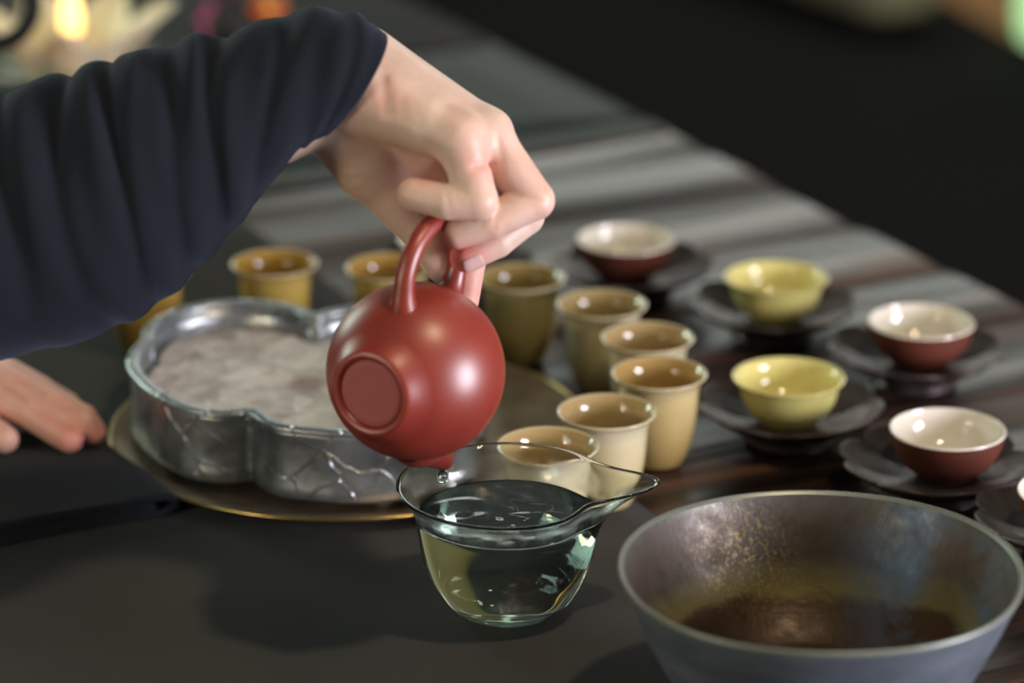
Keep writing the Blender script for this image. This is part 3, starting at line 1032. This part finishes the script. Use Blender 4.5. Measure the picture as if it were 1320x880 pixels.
def hand_sdf(palm, prox, dist, wr=()):
    def fn(P):
        d = None
        for a, b, ra, rb, *kk in palm:
            c = sd_caps(P, a, b, ra * mm, rb * mm)
            d = c if d is None else smin(d, c, (kk[0] if kk else 9) * mm)
        p = None
        for a, b, ra, rb in prox:
            c = sd_caps(P, a, b, ra * mm, rb * mm)
            p = c if p is None else smin(p, c, 0.0016)
        d = smin(d, p, 0.006)
        q = None
        for chain in dist:
            f = None
            for a, b, ra, rb in chain:
                c = sd_caps(P, a, b, ra * mm, rb * mm)
                f = c if f is None else smin(f, c, 0.0006)
            q = f if q is None else smin(q, f, 0.0006)
        d = smin(d, q, 0.0009)
        for c, n, amp in wr:                              # skin creases: thin grooves
            pass
        return d
    return fn


def redness(V, spots):
    r = np.zeros(len(V))
    for c, rad, amt in spots:
        d2 = ((V - np.array(c)) ** 2).sum(1)
        r = np.maximum(r, amt * np.exp(-d2 / (2 * (rad * mm) ** 2)))
    return r


# creases across wrist and joints, as thin grooves between two points
RH_GROOVE = [((-0.0566, 1.2855, 0.2713), (-0.0525, 1.2822, 0.2475), 2.8, 1.2), ((-0.0484, 1.2816, 0.2607), (-0.0469, 1.2819, 0.2469), 3.0, 0.4), ((-0.0410, 1.2786, 0.2554), (-0.0399, 1.2806, 0.2432), 3.0, 0.3),
             ((-0.0638, 1.2803, 0.2425), (-0.0382, 1.2776, 0.2350), 2.5, 1.8), ((-0.0287, 1.2751, 0.2195), (-0.0270, 1.2721, 0.2110), 0.9, 0.4), ((-0.0186, 1.2753, 0.2288), (-0.0060, 1.2765, 0.2319), 1.5, 1.3),
             ((-0.0805, 1.2891, 0.2316), (-0.0470, 1.2883, 0.2294), 1.2, 0.5), ((-0.0792, 1.2875, 0.2272), (-0.0497, 1.2866, 0.2247), 1.0, 0.5),
             ((-0.0772, 1.2859, 0.2228), (-0.0520, 1.2851, 0.2206), 1.0, 0.5), ((-0.0734, 1.2879, 0.2166), (-0.0520, 1.2837, 0.2168), 0.9, 0.4), ((-0.0067, 1.2778, 0.2064), (-0.0080, 1.2758, 0.2007), 1.3, 0.6),
             ((0.0000, 1.2808, 0.2146), (0.0148, 1.2839, 0.2115), 1.2, 0.6), ((-0.0067, 1.2908, 0.2419), (-0.0040, 1.2850, 0.2262), 1.6, 0.5)]


VIEW = np.array([0.0, -0.93969, 0.34202], np.float32)


def with_grooves(fn, grooves):
    def g(P):
        d = fn(P)
        near = np.abs(d) < 0.006
        if near.any():
            Q = P[near]
            e = np.zeros(len(Q), np.float32)
            for a, b, w, depth in grooves:
                a = np.array(a, np.float32)
                b = np.array(b, np.float32)
                # distance measured across the surface: drop the component along the groove's outward axis
                ba = b - a
                pa = Q - a
                pz = pa @ VIEW
                pa = pa - pz[:, None] * VIEW
                ba = ba - (ba @ VIEW) * VIEW
                t = np.clip(pa @ ba / (ba @ ba), 0, 1)
                dd = np.linalg.norm(pa - t[:, None] * ba, axis=1)
                tap = np.minimum(1, 4 * np.minimum(t, 1 - t) + 0.25)
                vis = np.clip(1 - np.abs(pz) / 0.028, 0, 1) ** 0.5
                e = np.maximum(e, depth * mm * tap * vis * np.exp(-(dd / (w * mm)) ** 2))
            d = d.copy()
            d[near] += e
        return d
    return g


rh = with_grooves(hand_sdf(RH_PALM, RH_PROX, RH_DIST), RH_GROOVE)


def bounds(groups, pad=0.004):
    pts = []
    for a, b, ra, rb, *kk in groups:
        for p, r in ((a, ra), (b, rb)):
            pts.append(np.array(p) - r * mm - pad)
            pts.append(np.array(p) + r * mm + pad)
    return np.min(pts, 0), np.max(pts, 0)


allc = RH_PALM + RH_PROX + [c for ch in RH_DIST for c in ch]
lo, hi = bounds(allc)
lo[0] = (-0.0986, 1.3238, 0.2449)[0]                              # the forearm runs on from this open end inside the sleeve
VR, FR = surface_net(rh, lo, hi, 0.0009)
red_r = redness(VR, RH_RED)

# left hand, resting on the towel ---------------------------------------------
LH_PALM = [
    ((-0.4023, 1.5335, 0.0750), (-0.3347, 1.5158, 0.0620), 25, 21),
    ((-0.3344, 1.5126, 0.0580), (-0.2827, 1.5138, 0.0360), 15, 11),      # index metacarpal (nearest)
    ((-0.3347, 1.5158, 0.0620), (-0.2782, 1.5232, 0.0420), 15, 11),
    ((-0.3370, 1.5308, 0.0600), (-0.2806, 1.5425, 0.0400), 14, 10.5),
    ((-0.3396, 1.5491, 0.0560), (-0.2870, 1.5605, 0.0360), 13, 10),
    ((-0.3293, 1.5241, 0.0460), (-0.2912, 1.5091, 0.0300), 15, 13),
    ((-0.2921, 1.5152, 0.0320), (-0.2762, 1.4950, 0.0260), 13, 10),       # thumb
]
LH_PROX = [
    ((-0.2827, 1.5138, 0.0360), (-0.2499, 1.4980, 0.0300), 10, 8.9),
    ((-0.2782, 1.5232, 0.0420), (-0.2405, 1.5002, 0.0330), 10.2, 8.9),
    ((-0.2806, 1.5425, 0.0400), (-0.2477, 1.5223, 0.0310), 10, 8.6),
    ((-0.2870, 1.5605, 0.0360), (-0.2642, 1.5440, 0.0280), 9, 7.8),
    ((-0.2762, 1.4950, 0.0260), (-0.2685, 1.4860, 0.0235), 10, 8.8),
]
LH_DIST = [
    [((-0.2499, 1.4980, 0.0300), (-0.2361, 1.4891, 0.0240), 8.8, 8.0), ((-0.2361, 1.4891, 0.0240), (-0.2275, 1.4828, 0.0205), 8.0, 7.2)],
    [((-0.2405, 1.5002, 0.0330), (-0.2219, 1.4921, 0.0280), 8.8, 8.0), ((-0.2219, 1.4921, 0.0280), (-0.2173, 1.4936, 0.0205), 8.0, 7.2)],
    [((-0.2477, 1.5223, 0.0310), (-0.2340, 1.5159, 0.0265), 8.2, 7.4), ((-0.2340, 1.5159, 0.0265), (-0.2289, 1.5179, 0.0205), 7.4, 6.8)],
    [((-0.2642, 1.5440, 0.0280), (-0.2517, 1.5418, 0.0240), 7.6, 7.0), ((-0.2517, 1.5418, 0.0240), (-0.2471, 1.5428, 0.0205), 7.0, 6.3)],
    [((-0.2685, 1.4860, 0.0235), (-0.2610, 1.4828, 0.0205), 8.6, 7.4)],
]
LH_RED = [((-0.2267, 1.4828, 0.0205), 11, 0.7), ((-0.2173, 1.4936, 0.0205), 11, 0.7), ((-0.2284, 1.5327, 0.0200), 8, 0.5), ((-0.2454, 1.4877, 0.0340), 12, 0.35), ((-0.2334, 1.4881, 0.0360), 11, 0.32), ((-0.2602, 1.4654, 0.0300), 14, 0.4), ((-0.2552, 1.4888, 0.0400), 40, 0.34), ((-0.2355, 1.4870, 0.0300), 22, 0.45)]
LH_GROOVE = [((-0.2724, 1.4988, 0.0460), (-0.2245, 1.4697, 0.0300), 1.7, 2.4), ((-0.2608, 1.5011, 0.0460), (-0.2225, 1.4917, 0.0320), 1.6, 2.0), ((-0.2686, 1.4962, 0.0350), (-0.2616, 1.4697, 0.0300), 1.5, 1.5),
             ((-0.2503, 1.4781, 0.0420), (-0.2417, 1.4561, 0.0400), 1.2, 0.5), ((-0.2389, 1.4817, 0.0440), (-0.2314, 1.4672, 0.0420), 1.2, 0.5)]
lh = with_grooves(hand_sdf(LH_PALM, LH_PROX, LH_DIST), LH_GROOVE)
lo, hi = bounds(LH_PALM + LH_PROX + [c for ch in LH_DIST for c in ch])
lo[0] = (-0.3594, 1.5193, 0.0650)[0]
VL, FL = surface_net(lh, lo, hi, 0.0012)
red_l = redness(VL, LH_RED)


def open_loop(F):
    """ordered boundary loop of a mesh with one hole"""
    e = np.vstack([F[:, [0, 1]], F[:, [1, 2]], F[:, [2, 3]], F[:, [3, 0]]])
    key = np.sort(e, 1)
    u, inv, cnt = np.unique(key, axis=0, return_inverse=True, return_counts=True)
    bd = u[cnt == 1]
    nb = {}
    for p, q in bd:
        nb.setdefault(p, []).append(q)
        nb.setdefault(q, []).append(p)
    start = bd[0][0]
    loop, prev = [start], None
    while True:
        nx_ = [q for q in nb[loop[-1]] if q != prev]
        if not nx_ or nx_[0] == start or len(loop) > len(nb):
            break
        prev = loop[-1]
        loop.append(nx_[0])
    return loop


def orient(V, loop):
    """make the loop run counter-clockwise seen from -X"""
    c = V[loop].mean(0)
    a = np.unwrap(np.arctan2(V[loop][:, 2] - c[2], V[loop][:, 1] - c[1]))
    return loop if a[-1] > a[0] else loop[::-1]


BV = [tuple(x) for x in VR] + [tuple(x) for x in VL]
BF = [tuple(x) for x in FR] + [tuple(x) for x in FL + len(VR)]
ends = []
LW, LE = np.array((-0.3481, 1.5225, 0.0630)), np.array((-0.46, 1.66, 0.14))
for VV, FF, off, path in ((VR, FR, 0, [(-0.1569, 1.3110, 0.2273), (-0.2377, 1.2948, 0.2003), (-0.3329, 1.2902, 0.2053), (-0.56, 1.27, 0.36), (-0.60, 1.43, 0.36)]),
                          (VL, FL, len(VR), [tuple(LW * 0.8 + LE * 0.2), tuple(LW * 0.5 + LE * 0.5), tuple(LW * 0.2 + LE * 0.8), (-0.465, 1.662, 0.15), (-0.58, 1.60, 0.35), (-0.60, 1.45, 0.36)])):
    lp = orient(VV, open_loop(FF))
    cen = VV[lp].mean(0)
    shape = (VV[lp] - cen) * 0.9
    P = bez([tuple(cen)] + path, 6)[1:]
    prev = [k + off for k in lp]
    for c in P:
        cur = list(range(len(BV), len(BV) + len(lp)))
        BV += [tuple(c + x) for x in shape]
        for k in range(len(lp)):
            k2 = (k + 1) % len(lp)
            BF.append((prev[k], prev[k2], cur[k2], cur[k]))
        prev = cur
    ends.append(prev)
# sew both arms together at the shoulders
A_, B_ = ends
BA = np.array([BV[k] for k in A_])
BB = np.array([BV[k] for k in B_])
sft = int(np.argmin(np.linalg.norm((BB - BB.mean(0)) - (BA[0] - BA.mean(0)), axis=1)))
B_ = B_[sft:] + B_[:sft]
i = j = 0
while i < len(A_) or j < len(B_):
    if j >= len(B_) or (i < len(A_) and (i + 1) / len(A_) <= (j + 1) / len(B_)):
        BF.append((A_[i % len(A_)], A_[(i + 1) % len(A_)], B_[j % len(B_)]))
        i += 1
    else:
        BF.append((A_[i % len(A_)], B_[(j + 1) % len(B_)], B_[j % len(B_)]))
        j += 1
body = mesh('body', BV, BF, M['skin'])
at = body.data.attributes.new('redness', 'FLOAT', 'POINT')
at.data.foreach_set('value', np.concatenate([red_r, red_l, np.zeros(len(BV) - len(red_r) - len(red_l))]).astype(np.float32))
sm = body.modifiers.new('smooth', 'SMOOTH')
sm.factor = 0.5
sm.iterations = 3
attach(body)


def nail(center, nrm, axis, ln, wd, fn):
    nrm = np.array(nrm, float)
    nrm /= np.linalg.norm(nrm)
    axis = np.array(axis, float)
    axis = axis - nrm * (axis @ nrm)
    axis /= np.linalg.norm(axis)
    side = np.cross(nrm, axis)
    nu, nv = 12, 10
    top = []
    for i in range(nu + 1):
        for j in range(nv + 1):
            a, b = i / nu * 2 - 1, j / nv * 2 - 1
            r = math.sqrt(max(0, 1 - 0.35 * b * b)) if a > 0 else 1 - 0.15 * b * b
            top.append(np.array(center) + axis * (a * r * ln / 2) + side * (b * wd / 2) * (1 - 0.08 * a * a) + nrm * 0.012)
    P = np.array(top, np.float32)
    for _ in range(40):
        P = P - nrm.astype(np.float32) * np.clip(fn(P[None])[0], 0, 0.004)[:, None] * 0.8
    P = P + nrm * 0.00035
    B = P - nrm * 0.0009
    n = nv + 1
    F = []
    for i in range(nu):
        for j in range(nv):
            a = i * n + j
            F.append((a, a + n, a + n + 1, a + 1))
            F.append(tuple(x + len(P) for x in (a, a + 1, a + n + 1, a + n)))
    bd = [i * n for i in range(nu + 1)] + [nu * n + j for j in range(1, n)] + [i * n + nv for i in range(nu - 1, -1, -1)] + list(range(nv - 1, 0, -1))
    for k in range(len(bd)):
        p, q = bd[k], bd[(k + 1) % len(bd)]
        F.append((p, q, q + len(P), p + len(P)))
    return attach(mesh('fingernail', np.vstack([P, B]), F, M['nail']))


a, b = np.array((-0.0068, 1.2998, 0.1879)), np.array((-0.0211, 1.2944, 0.1818))
ax_m = (b - a) / np.linalg.norm(b - a)
dn = np.array(camv(0.45, -0.62, 0.62))
nail(np.array((-0.0184, 1.2922, 0.1814)), dn, ax_m, 0.0095, 0.0085, rh)

# sweater -------------------------------------------------------------------------
# stations: top outline, bottom outline, depth half width (mm), sideways bulge of the near side (mm), depth
ST = [((-0.0593, 1.3342, 0.2735), (-0.0873, 1.3177, 0.2281), 36, 12.0), ((-0.0664, 1.3362, 0.2790), (-0.0932, 1.3164, 0.2246), 38.5, 11.0), ((-0.0754, 1.3375, 0.2825), (-0.0993, 1.3146, 0.2198), 41, 10), ((-0.0952, 1.3375, 0.2825), (-0.1116, 1.3081, 0.2046), 44, 8),
      ((-0.1190, 1.3326, 0.2750), (-0.1230, 1.3010, 0.1911), 46, 5), ((-0.1400, 1.3296, 0.2726), (-0.1345, 1.2949, 0.1802), 48, 2), ((-0.1603, 1.3254, 0.2670), (-0.1465, 1.2888, 0.1693), 50, 0), ((-0.1805, 1.3220, 0.2634), (-0.1613, 1.2832, 0.1597), 52, 0),
      ((-0.2006, 1.3176, 0.2572), (-0.1801, 1.2783, 0.1521), 53, 0), ((-0.2241, 1.3137, 0.2523), (-0.2103, 1.2734, 0.1445), 55, 0), ((-0.2509, 1.3100, 0.2480), (-0.2439, 1.2690, 0.1381), 56, 0), ((-0.2844, 1.3083, 0.2492), (-0.2909, 1.2657, 0.1350), 56, 0),
      ((-0.3245, 1.3133, 0.2688), (-0.3414, 1.2671, 0.1417), 56, 0)]
arr = np.array([list(t_) + list(b_) + [w * mm, s * mm] for t_, b_, w, s in ST])
NS = 14
S = bez(arr, NS)
nr, n = len(S), 96
V, F = [], []
tv = np.array([0.0, -0.93969, 0.34202])
folds = [  # (station position, slant over the angle, width, depth mm)
    (3.15, 0.35, 0.20, 3.2), (3.75, 0.5, 0.28, -2.2), (4.25, 0.45, 0.22, 5.0), (4.9, 0.15, 0.25, -2.0), (5.55, -0.2, 0.22, 4.0), (6.05, 0.2, 0.25, -2.5), (6.62, 0.25, 0.18, 5.0),
    (7.15, 0.1, 0.3, -2.5), (7.72, 0.3, 0.20, 5.5), (8.2, 0.25, 0.28, -3.0), (8.72, 0.2, 0.17, 5.0), (9.15, 0.1, 0.2, -2.0), (9.5, 0.15, 0.2, 4.0), (10.3, -0.2, 0.3, 4.5), (11.2, 0.2, 0.3, 5),
    (1.9, 0.6, 0.25, 1.2), (2.55, 0.5, 0.22, -1.0)]
for i in range(nr):
    s = i / NS
    top, bot, w, sd = S[i][:3], S[i][3:6], S[i][6], S[i][7]
    C = (top + bot) / 2
    U = (top - bot) / 2
    W = tv * w + np.array([sd, 0, 0])
    for k in range(n):
        ph = 2 * PI * k / n
        d = U * math.cos(ph) + W * math.sin(ph)
        ln = np.linalg.norm(d)
        disp = 0.0
        near = 0.5 + 0.5 * math.cos(ph - 0.9)
        for pos, sl, wd, dep in folds:
            p = pos + sl * math.sin(ph) * 0.8 + 0.12 * math.sin(2 * ph + pos * 3)
            disp -= dep * mm * math.exp(-((s - p) / wd) ** 2) * 0.72 * (0.12 + 0.88 * max(0, near) ** 1.3) * min(1.0, 0.15 + s * 0.28)
        disp += 0.0007 * math.sin(3 * ph + 5 * s) * min(1, s)
        V.append(C + d * (1 + disp / ln))
for i in range(nr - 1):
    for k in range(n):
        k2 = (k + 1) % n
        F.append((i * n + k, i * n + k2, (i + 1) * n + k2, (i + 1) * n + k))
# turned-in cuff: thickness, then back inside the sleeve
base_ring = [np.array(V[k]) for k in range(n)]
C0 = (S[0][:3] + S[0][3:6]) / 2
back = (S[10][:3] + S[10][3:6]) / 2 - C0
back /= np.linalg.norm(back)
for off, sc in ((-0.0012, 0.985), (-0.0008, 0.95), (0.002, 0.925), (0.020, 0.90)):
    st = len(V)
    for k in range(n):
        V.append(C0 + (base_ring[k] - C0) * sc + back * off)
    prev = 0 if off == -0.0012 else st - n
    for k in range(n):
        k2 = (k + 1) % n
        F.append((prev + k2, prev + k, st + k, st + k2))
# upper arms, trunk and left sleeve as one soft volume outside the frame
eR = (S[-1][:3] + S[-1][3:6]) / 2
TR = [(eR + np.array([0.02, 0, 0]), eR + np.array([-0.02, 0.0, 0.02]), 0.052, 0.058), (eR, (-0.56, 1.27, 0.36), 0.056, 0.068),
      ((-0.56, 1.27, 0.36), (-0.60, 1.58, 0.36), 0.068, 0.068), ((-0.60, 1.36, 0.26), (-0.62, 1.40, -0.22), 0.11, 0.13), ((-0.60, 1.50, 0.26), (-0.62, 1.52, -0.22), 0.11, 0.13),
      ((-0.60, 1.58, 0.36), (-0.46, 1.66, 0.14), 0.066, 0.052), ((-0.46, 1.66, 0.14), (-0.3327, 1.5158, 0.0620), 0.054, 0.037)]


def tr_sdf(P):
    d = None
    for a, b, ra, rb in TR:
        c = sd_caps(P, a, b, ra, rb)
        d = c if d is None else smin(d, c, 0.04)
    return d


VT, FT = surface_net(tr_sdf, (-0.80, 1.10, -0.37), (-0.22, 1.82, 0.50), 0.009)
V, F = join((V, F), ([tuple(x) for x in VT], [tuple(x) for x in FT]))
sw = mesh('sweater', V, F, M['navy'])
attach(sw)

# ------------------------------------------------------------------ folded black towel
e1 = np.array([0.892, 0.452, 0])
e2 = np.array([-0.452, 0.892, 0])
CR = np.array((-0.1689, 1.4335, 0.0000))           # front right bottom corner


def ribbon(path, th, rows, depth, skew, seed):
    """thick ribbon: path in (along e1, z); extruded along e2"""
    P = bez(path, 6)
    T = np.gradient(P, axis=0)
    T /= np.linalg.norm(T, axis=1)[:, None]
    N = np.stack([-T[:, 1], T[:, 0]], 1)
    outer = P + N * th / 2
    inner_ = P - N * th / 2
    loop = np.vstack([outer, inner_[::-1]])
    V, F = [], []
    m_ = len(loop)
    r = random.Random(seed)
    ph = [r.uniform(0, 6) for _ in range(4)]
    for i in range(rows + 1):
        w = i / rows
        for x, z in loop:
            wob = 0.0006 * math.sin(60 * x + ph[0] + 5 * w) + 0.0005 * math.sin(9 * w + ph[1] + 40 * x)
            fr = 0.0012 * math.sin(55 * x + ph[2]) if i == 0 else 0
            p = CR + e1 * (x + skew * w + 0.0012 * math.sin(5 * w + ph[3])) + e2 * (w * depth + fr)
            V.append((p[0], p[1], max(0.0004, z + wob * (1 if z > 0.003 else 0.2))))
    for i in range(rows):
        for k in range(m_):
            k2 = (k + 1) % m_
            F.append((i * m_ + k, i * m_ + k2, (i + 1) * m_ + k2, (i + 1) * m_ + k))
    F.append(tuple(range(m_ - 1, -1, -1)))
    F.append(tuple(rows * m_ + k for k in range(m_)))
    return V, F


H_ = 0.0124
outer_path = [(-0.180, 0.0019), (-0.12, 0.0019), (-0.06, 0.0019), (-0.014, 0.0020), (-0.0035, 0.0034), (0.0, 0.0064), (-0.004, 0.0098), (-0.016, H_ - 0.0014), (-0.05, H_ - 0.0016), (-0.10, H_ - 0.0022), (-0.180, H_ - 0.0022)]
inner_path = [(-0.178, 0.0048), (-0.10, 0.0048), (-0.04, 0.0049), (-0.017, 0.0050), (-0.0115, 0.0064), (-0.0165, 0.0079), (-0.04, 0.0080), (-0.10, 0.0076), (-0.178, 0.0074)]
towel = empty('towel', CR)
tag(towel, 'folded black cloth towel under the left hand at the left edge', 'towel')
for nm, path, th, dep, seed in (('outer_fold', outer_path, 0.0030, 0.112, 1), ('inner_fold', inner_path, 0.0024, 0.108, 2)):
    o = mesh(nm, *ribbon(path, th, 26, dep, -0.004, seed), M['towel'], towel)
    o.matrix_parent_inverse = Matrix.Translation(Vector(CR)).inverted()
    bevel(o, 0.0008, 2)

# ------------------------------------------------------------------ far end of the table: candle, kettle, flowers
LC = (-0.3266, 2.2414, 0.0000)
lotus = empty('candle_holder', (LC[0], LC[1], TOPZ))
tag(lotus, 'cream lotus-shaped candle holder with long petals, top left behind the sleeve', 'candle holder')
mesh('holder_cup', *lathe([(0, 0.0002), (0.026, 0.0002), (0.030, 0.004), (0.026, 0.014), (0.0245, 0.024), (0.0225, 0.024), (0.022, 0.010), (0, 0.008)], 40), M['petal_dark'], lotus)


def petal(ln, wd, lean, curl, th=0.0012, nu=14, nv=8):
    V, F = [], []
    for side in (0, 1):
        for i in range(nu + 1):
            t = i / nu
            w = wd * (math.sin(PI * min(1, 0.12 + 0.88 * t)) ** 0.75) * (1 - 0.15 * t)
            a = lean + curl * t
            for j in range(nv + 1):
                b = j / nv * 2 - 1
                y = b * w / 2
                rad = ln * t * math.sin(a) + 0.25 * wd * b * b * math.cos(a) * -0.4
                z = ln * t * math.cos(a) + 0.10 * wd * b * b
                V.append((0.024 + rad + side * th, y, 0.004 + z))
    n = nv + 1
    o = (nu + 1) * n
    for i in range(nu):
        for j in range(nv):
            a = i * n + j
            F.append((a, a + 1, a + n + 1, a + n))
            F.append((o + a, o + a + n, o + a + n + 1, o + a + 1))
    bd = [i * n for i in range(nu + 1)] + [nu * n + j for j in range(1, n)] + [i * n + nv for i in range(nu - 1, -1, -1)] + list(range(nv - 1, 0, -1))
    for k in range(len(bd)):
        p, q = bd[k], bd[(k + 1) % len(bd)]
        F.append((p, q, q + o, p + o))
    return V, F


pe = mesh('petal', *petal(0.078, 0.050, 0.55, 0.25), M['petal'], lotus)
pi2 = mesh('petal', *petal(0.050, 0.036, 1.05, 0.2), M['petal'], lotus)
for src, cnt, off in ((pe, 7, 0.3), (pi2, 6, 0.75)):
    for k in range(cnt):
        p = src if k == 0 else src.copy()
        if k:
            COL.objects.link(p)
            p.parent = lotus
        p.rotation_euler = (0, 0, off + 2 * PI * k / cnt)
cand = mesh('candle', *lathe([(0, 0), (0.0205, 0), (0.0208, 0.002), (0.0206, 0.028), (0.018, 0.0295), (0.006, 0.0280), (0, 0.0280)], 32), M['wax'])
cand.location = (LC[0], LC[1], TOPZ + 0.0085)
tag(cand, 'burning tea candle standing in the cream lotus holder', 'candle')
mesh('flame', *lathe([(0, 0.0270), (0.0035, 0.0285), (0.0068, 0.036), (0.0078, 0.044), (0.0070, 0.054), (0.0048, 0.066), (0.0022, 0.078), (0, 0.086)], 24), M['flame'], cand)

cl = bpy.data.lights.new('candle_light', 'POINT')
cl.energy = 0.17
cl.color = (1.0, 0.66, 0.32)
cl.shadow_soft_size = 0.012
clo = bpy.data.objects.new('candle_light', cl)
COL.objects.link(clo)
clo.location = (LC[0], LC[1], TOPZ + 0.105)

KC = (-0.4373, 1.9707, 0.1221)
ket = empty('kettle', (KC[0], KC[1], TOPZ))
tag(ket, 'black iron kettle at the top left corner, only its thick ring handle in view', 'kettle')
mesh('kettle_body', *lathe([(0, 0), (0.040, 0), (0.056, 0.010), (0.067, 0.034), (0.069, 0.075), (0.066, 0.110), (0.052, 0.135), (0.028, 0.142), (0, 0.142)], 48), M['iron'], ket)
kl = mesh('lid', *lathe([(0, 0.1415), (0.030, 0.1415), (0.030, 0.144), (0.015, 0.150), (0, 0.152)], 40), M['iron'], ket)
mesh('knob', *lathe([(0, 0.1515), (0.004, 0.1515), (0.004, 0.156), (0.008, 0.161), (0.006, 0.167), (0, 0.169)], 24), M['iron'], kl)
RC = Vector((-0.3404, 1.9738, 0.1307)) - Vector((KC[0], KC[1], TOPZ))
rad = 0.0285
mesh('ring_handle', *tube([RC + right * (rad * math.cos(a)) + Vector((0, 0, 1)) * (rad * math.sin(a)) for a in np.linspace(0, 2 * PI, 65)], 0.0060, 14, cap=False), M['iron'], ket)
mesh('handle_mount', *tube([Vector((0.055, 0, RC.z * 0.92)), RC + right * (-rad)], 0.006, 12), M['iron'], ket)
mesh('spout', *tube(bez([(-0.058, 0, 0.070), (-0.085, 0, 0.085), (-0.102, 0, 0.120)], 6), np.linspace(0.014, 0.008, 13), 16), M['iron'], ket)

FV = (-0.2185, 2.3606, 0.0000)
vase = mesh('vase', *lathe([(0, 0), (0.016, 0), (0.022, 0.010), (0.020, 0.024), (0.010, 0.036), (0.012, 0.042), (0.0105, 0.042), (0.0085, 0.036), (0.014, 0.012), (0, 0.006)], 32), M['iron'])
vase.location = (FV[0], FV[1], TOPZ)
tag(vase, 'small dark bud vase behind the sleeve holding the bright blossoms', 'vase')


def blossom(c, mt, lab, rad, tilt):
    r = empty('flower', c)
    r.rotation_euler = (0.95, 0, 0)
    tag(r, lab, 'flower')
    base = Matrix.Rotation(-0.95, 3, 'X') @ (Vector((FV[0], FV[1], TOPZ + 0.010)) - Vector(c))
    mesh('stem', *tube(bez([base, base * 0.5 + Vector((0, 0, 0.004)), (0, 0, -0.002)], 5), 0.0012, 8), M['stem'], r)
    V, F = petal(rad, rad * 0.75, 0.9, 0.5, 0.0008, 8, 6)
    V = [(x - 0.022, y, z - 0.004) for x, y, z in V]
    p0 = mesh('petal', V, F, M[mt], r)
    for k in range(8):
        p = p0 if k == 0 else p0.copy()
        if k:
            COL.objects.link(p)
            p.parent = r
        p.rotation_euler = (tilt, 0, 2 * PI * k / 8)
    mesh('flower_centre', *lathe([(0, 0), (0.005, 0.001), (0.006, 0.004), (0.003, 0.007), (0, 0.008)], 16), M['pollen'], r)


blossom((-0.2238, 2.3589, 0.0191), 'pink', 'magenta pink blossom peeking over the navy sleeve', 0.020, 0.3)
blossom((-0.1900, 2.3622, 0.0282), 'orange', 'orange red blossom right of the pink one above the sleeve', 0.015, 0.3)

# ------------------------------------------------------------------ beyond the table: cushion, lantern
c0 = np.array([0.470, 3.925])
ea = np.array([-0.521, 0.853])
eb = np.array([0.853, 0.521])
cu = empty('low_bench', (c0[0], c0[1], -0.39))
tag(cu, 'low narrow cream straw bench with a brown band on the black rug, top right', 'bench')


def rbox(l0, l1, w0, w1, z0, z1, rad, mt, nm):
    V, F = [], []
    corners = [(l0 + rad, w0 + rad, PI), (l1 - rad, w0 + rad, 1.5 * PI), (l1 - rad, w1 - rad, 0), (l0 + rad, w1 - rad, 0.5 * PI)]
    lv = [(z0, -0.012), (z0 + 0.008, -0.003), (z0 + 0.02, 0), (z1 - 0.02, 0), (z1 - 0.008, -0.003), (z1, -0.012)]
    m_ = 32
    for z, of in lv:
        for l, w, a0 in corners:
            for k in range(8):
                a = a0 + 0.5 * PI * k / 7
                q = ea * (l + (rad + of) * math.cos(a)) + eb * (w + (rad + of) * math.sin(a))
                V.append((q[0], q[1], z))
    for i in range(len(lv) - 1):
        for k in range(m_):
            F.append((i * m_ + k, i * m_ + (k + 1) % m_, (i + 1) * m_ + (k + 1) % m_, (i + 1) * m_ + k))
    F.append(tuple(range(m_)))
    F.append(tuple((len(lv) - 1) * m_ + k for k in range(m_)))
    return mesh(nm, V, F, M[mt], cu)


rbox(0, 0.46, 0, 0.125, 0.012, 0.095, 0.045, 'straw', 'seat_pad')
rbox(0.04, 0.14, -0.0015, 0.1265, 0.035, 0.097, 0.045, 'brown_fabric', 'fabric_band')
rbox(0.02, 0.44, 0.02, 0.105, 0.0, 0.02, 0.035, 'iron', 'base')

LP = (0.6892, 3.8141, -0.3900)
lan = empty('lantern', (LP[0], LP[1], -0.3895))
tag(lan, 'glowing pale green lantern standing on the floor at the top right corner', 'lantern')
mesh('lamp_shade', *lathe([(0.030, 0.012), (0.045, 0.02), (0.052, 0.035), (0.054, 0.06), (0.054, 0.19), (0.045, 0.215), (0.030, 0.22)], 40), M['paper_lamp'], lan)
mesh('lamp_base', *lathe([(0, 0), (0.034, 0), (0.036, 0.006), (0.032, 0.013), (0, 0.013)], 32), M['iron'], lan)
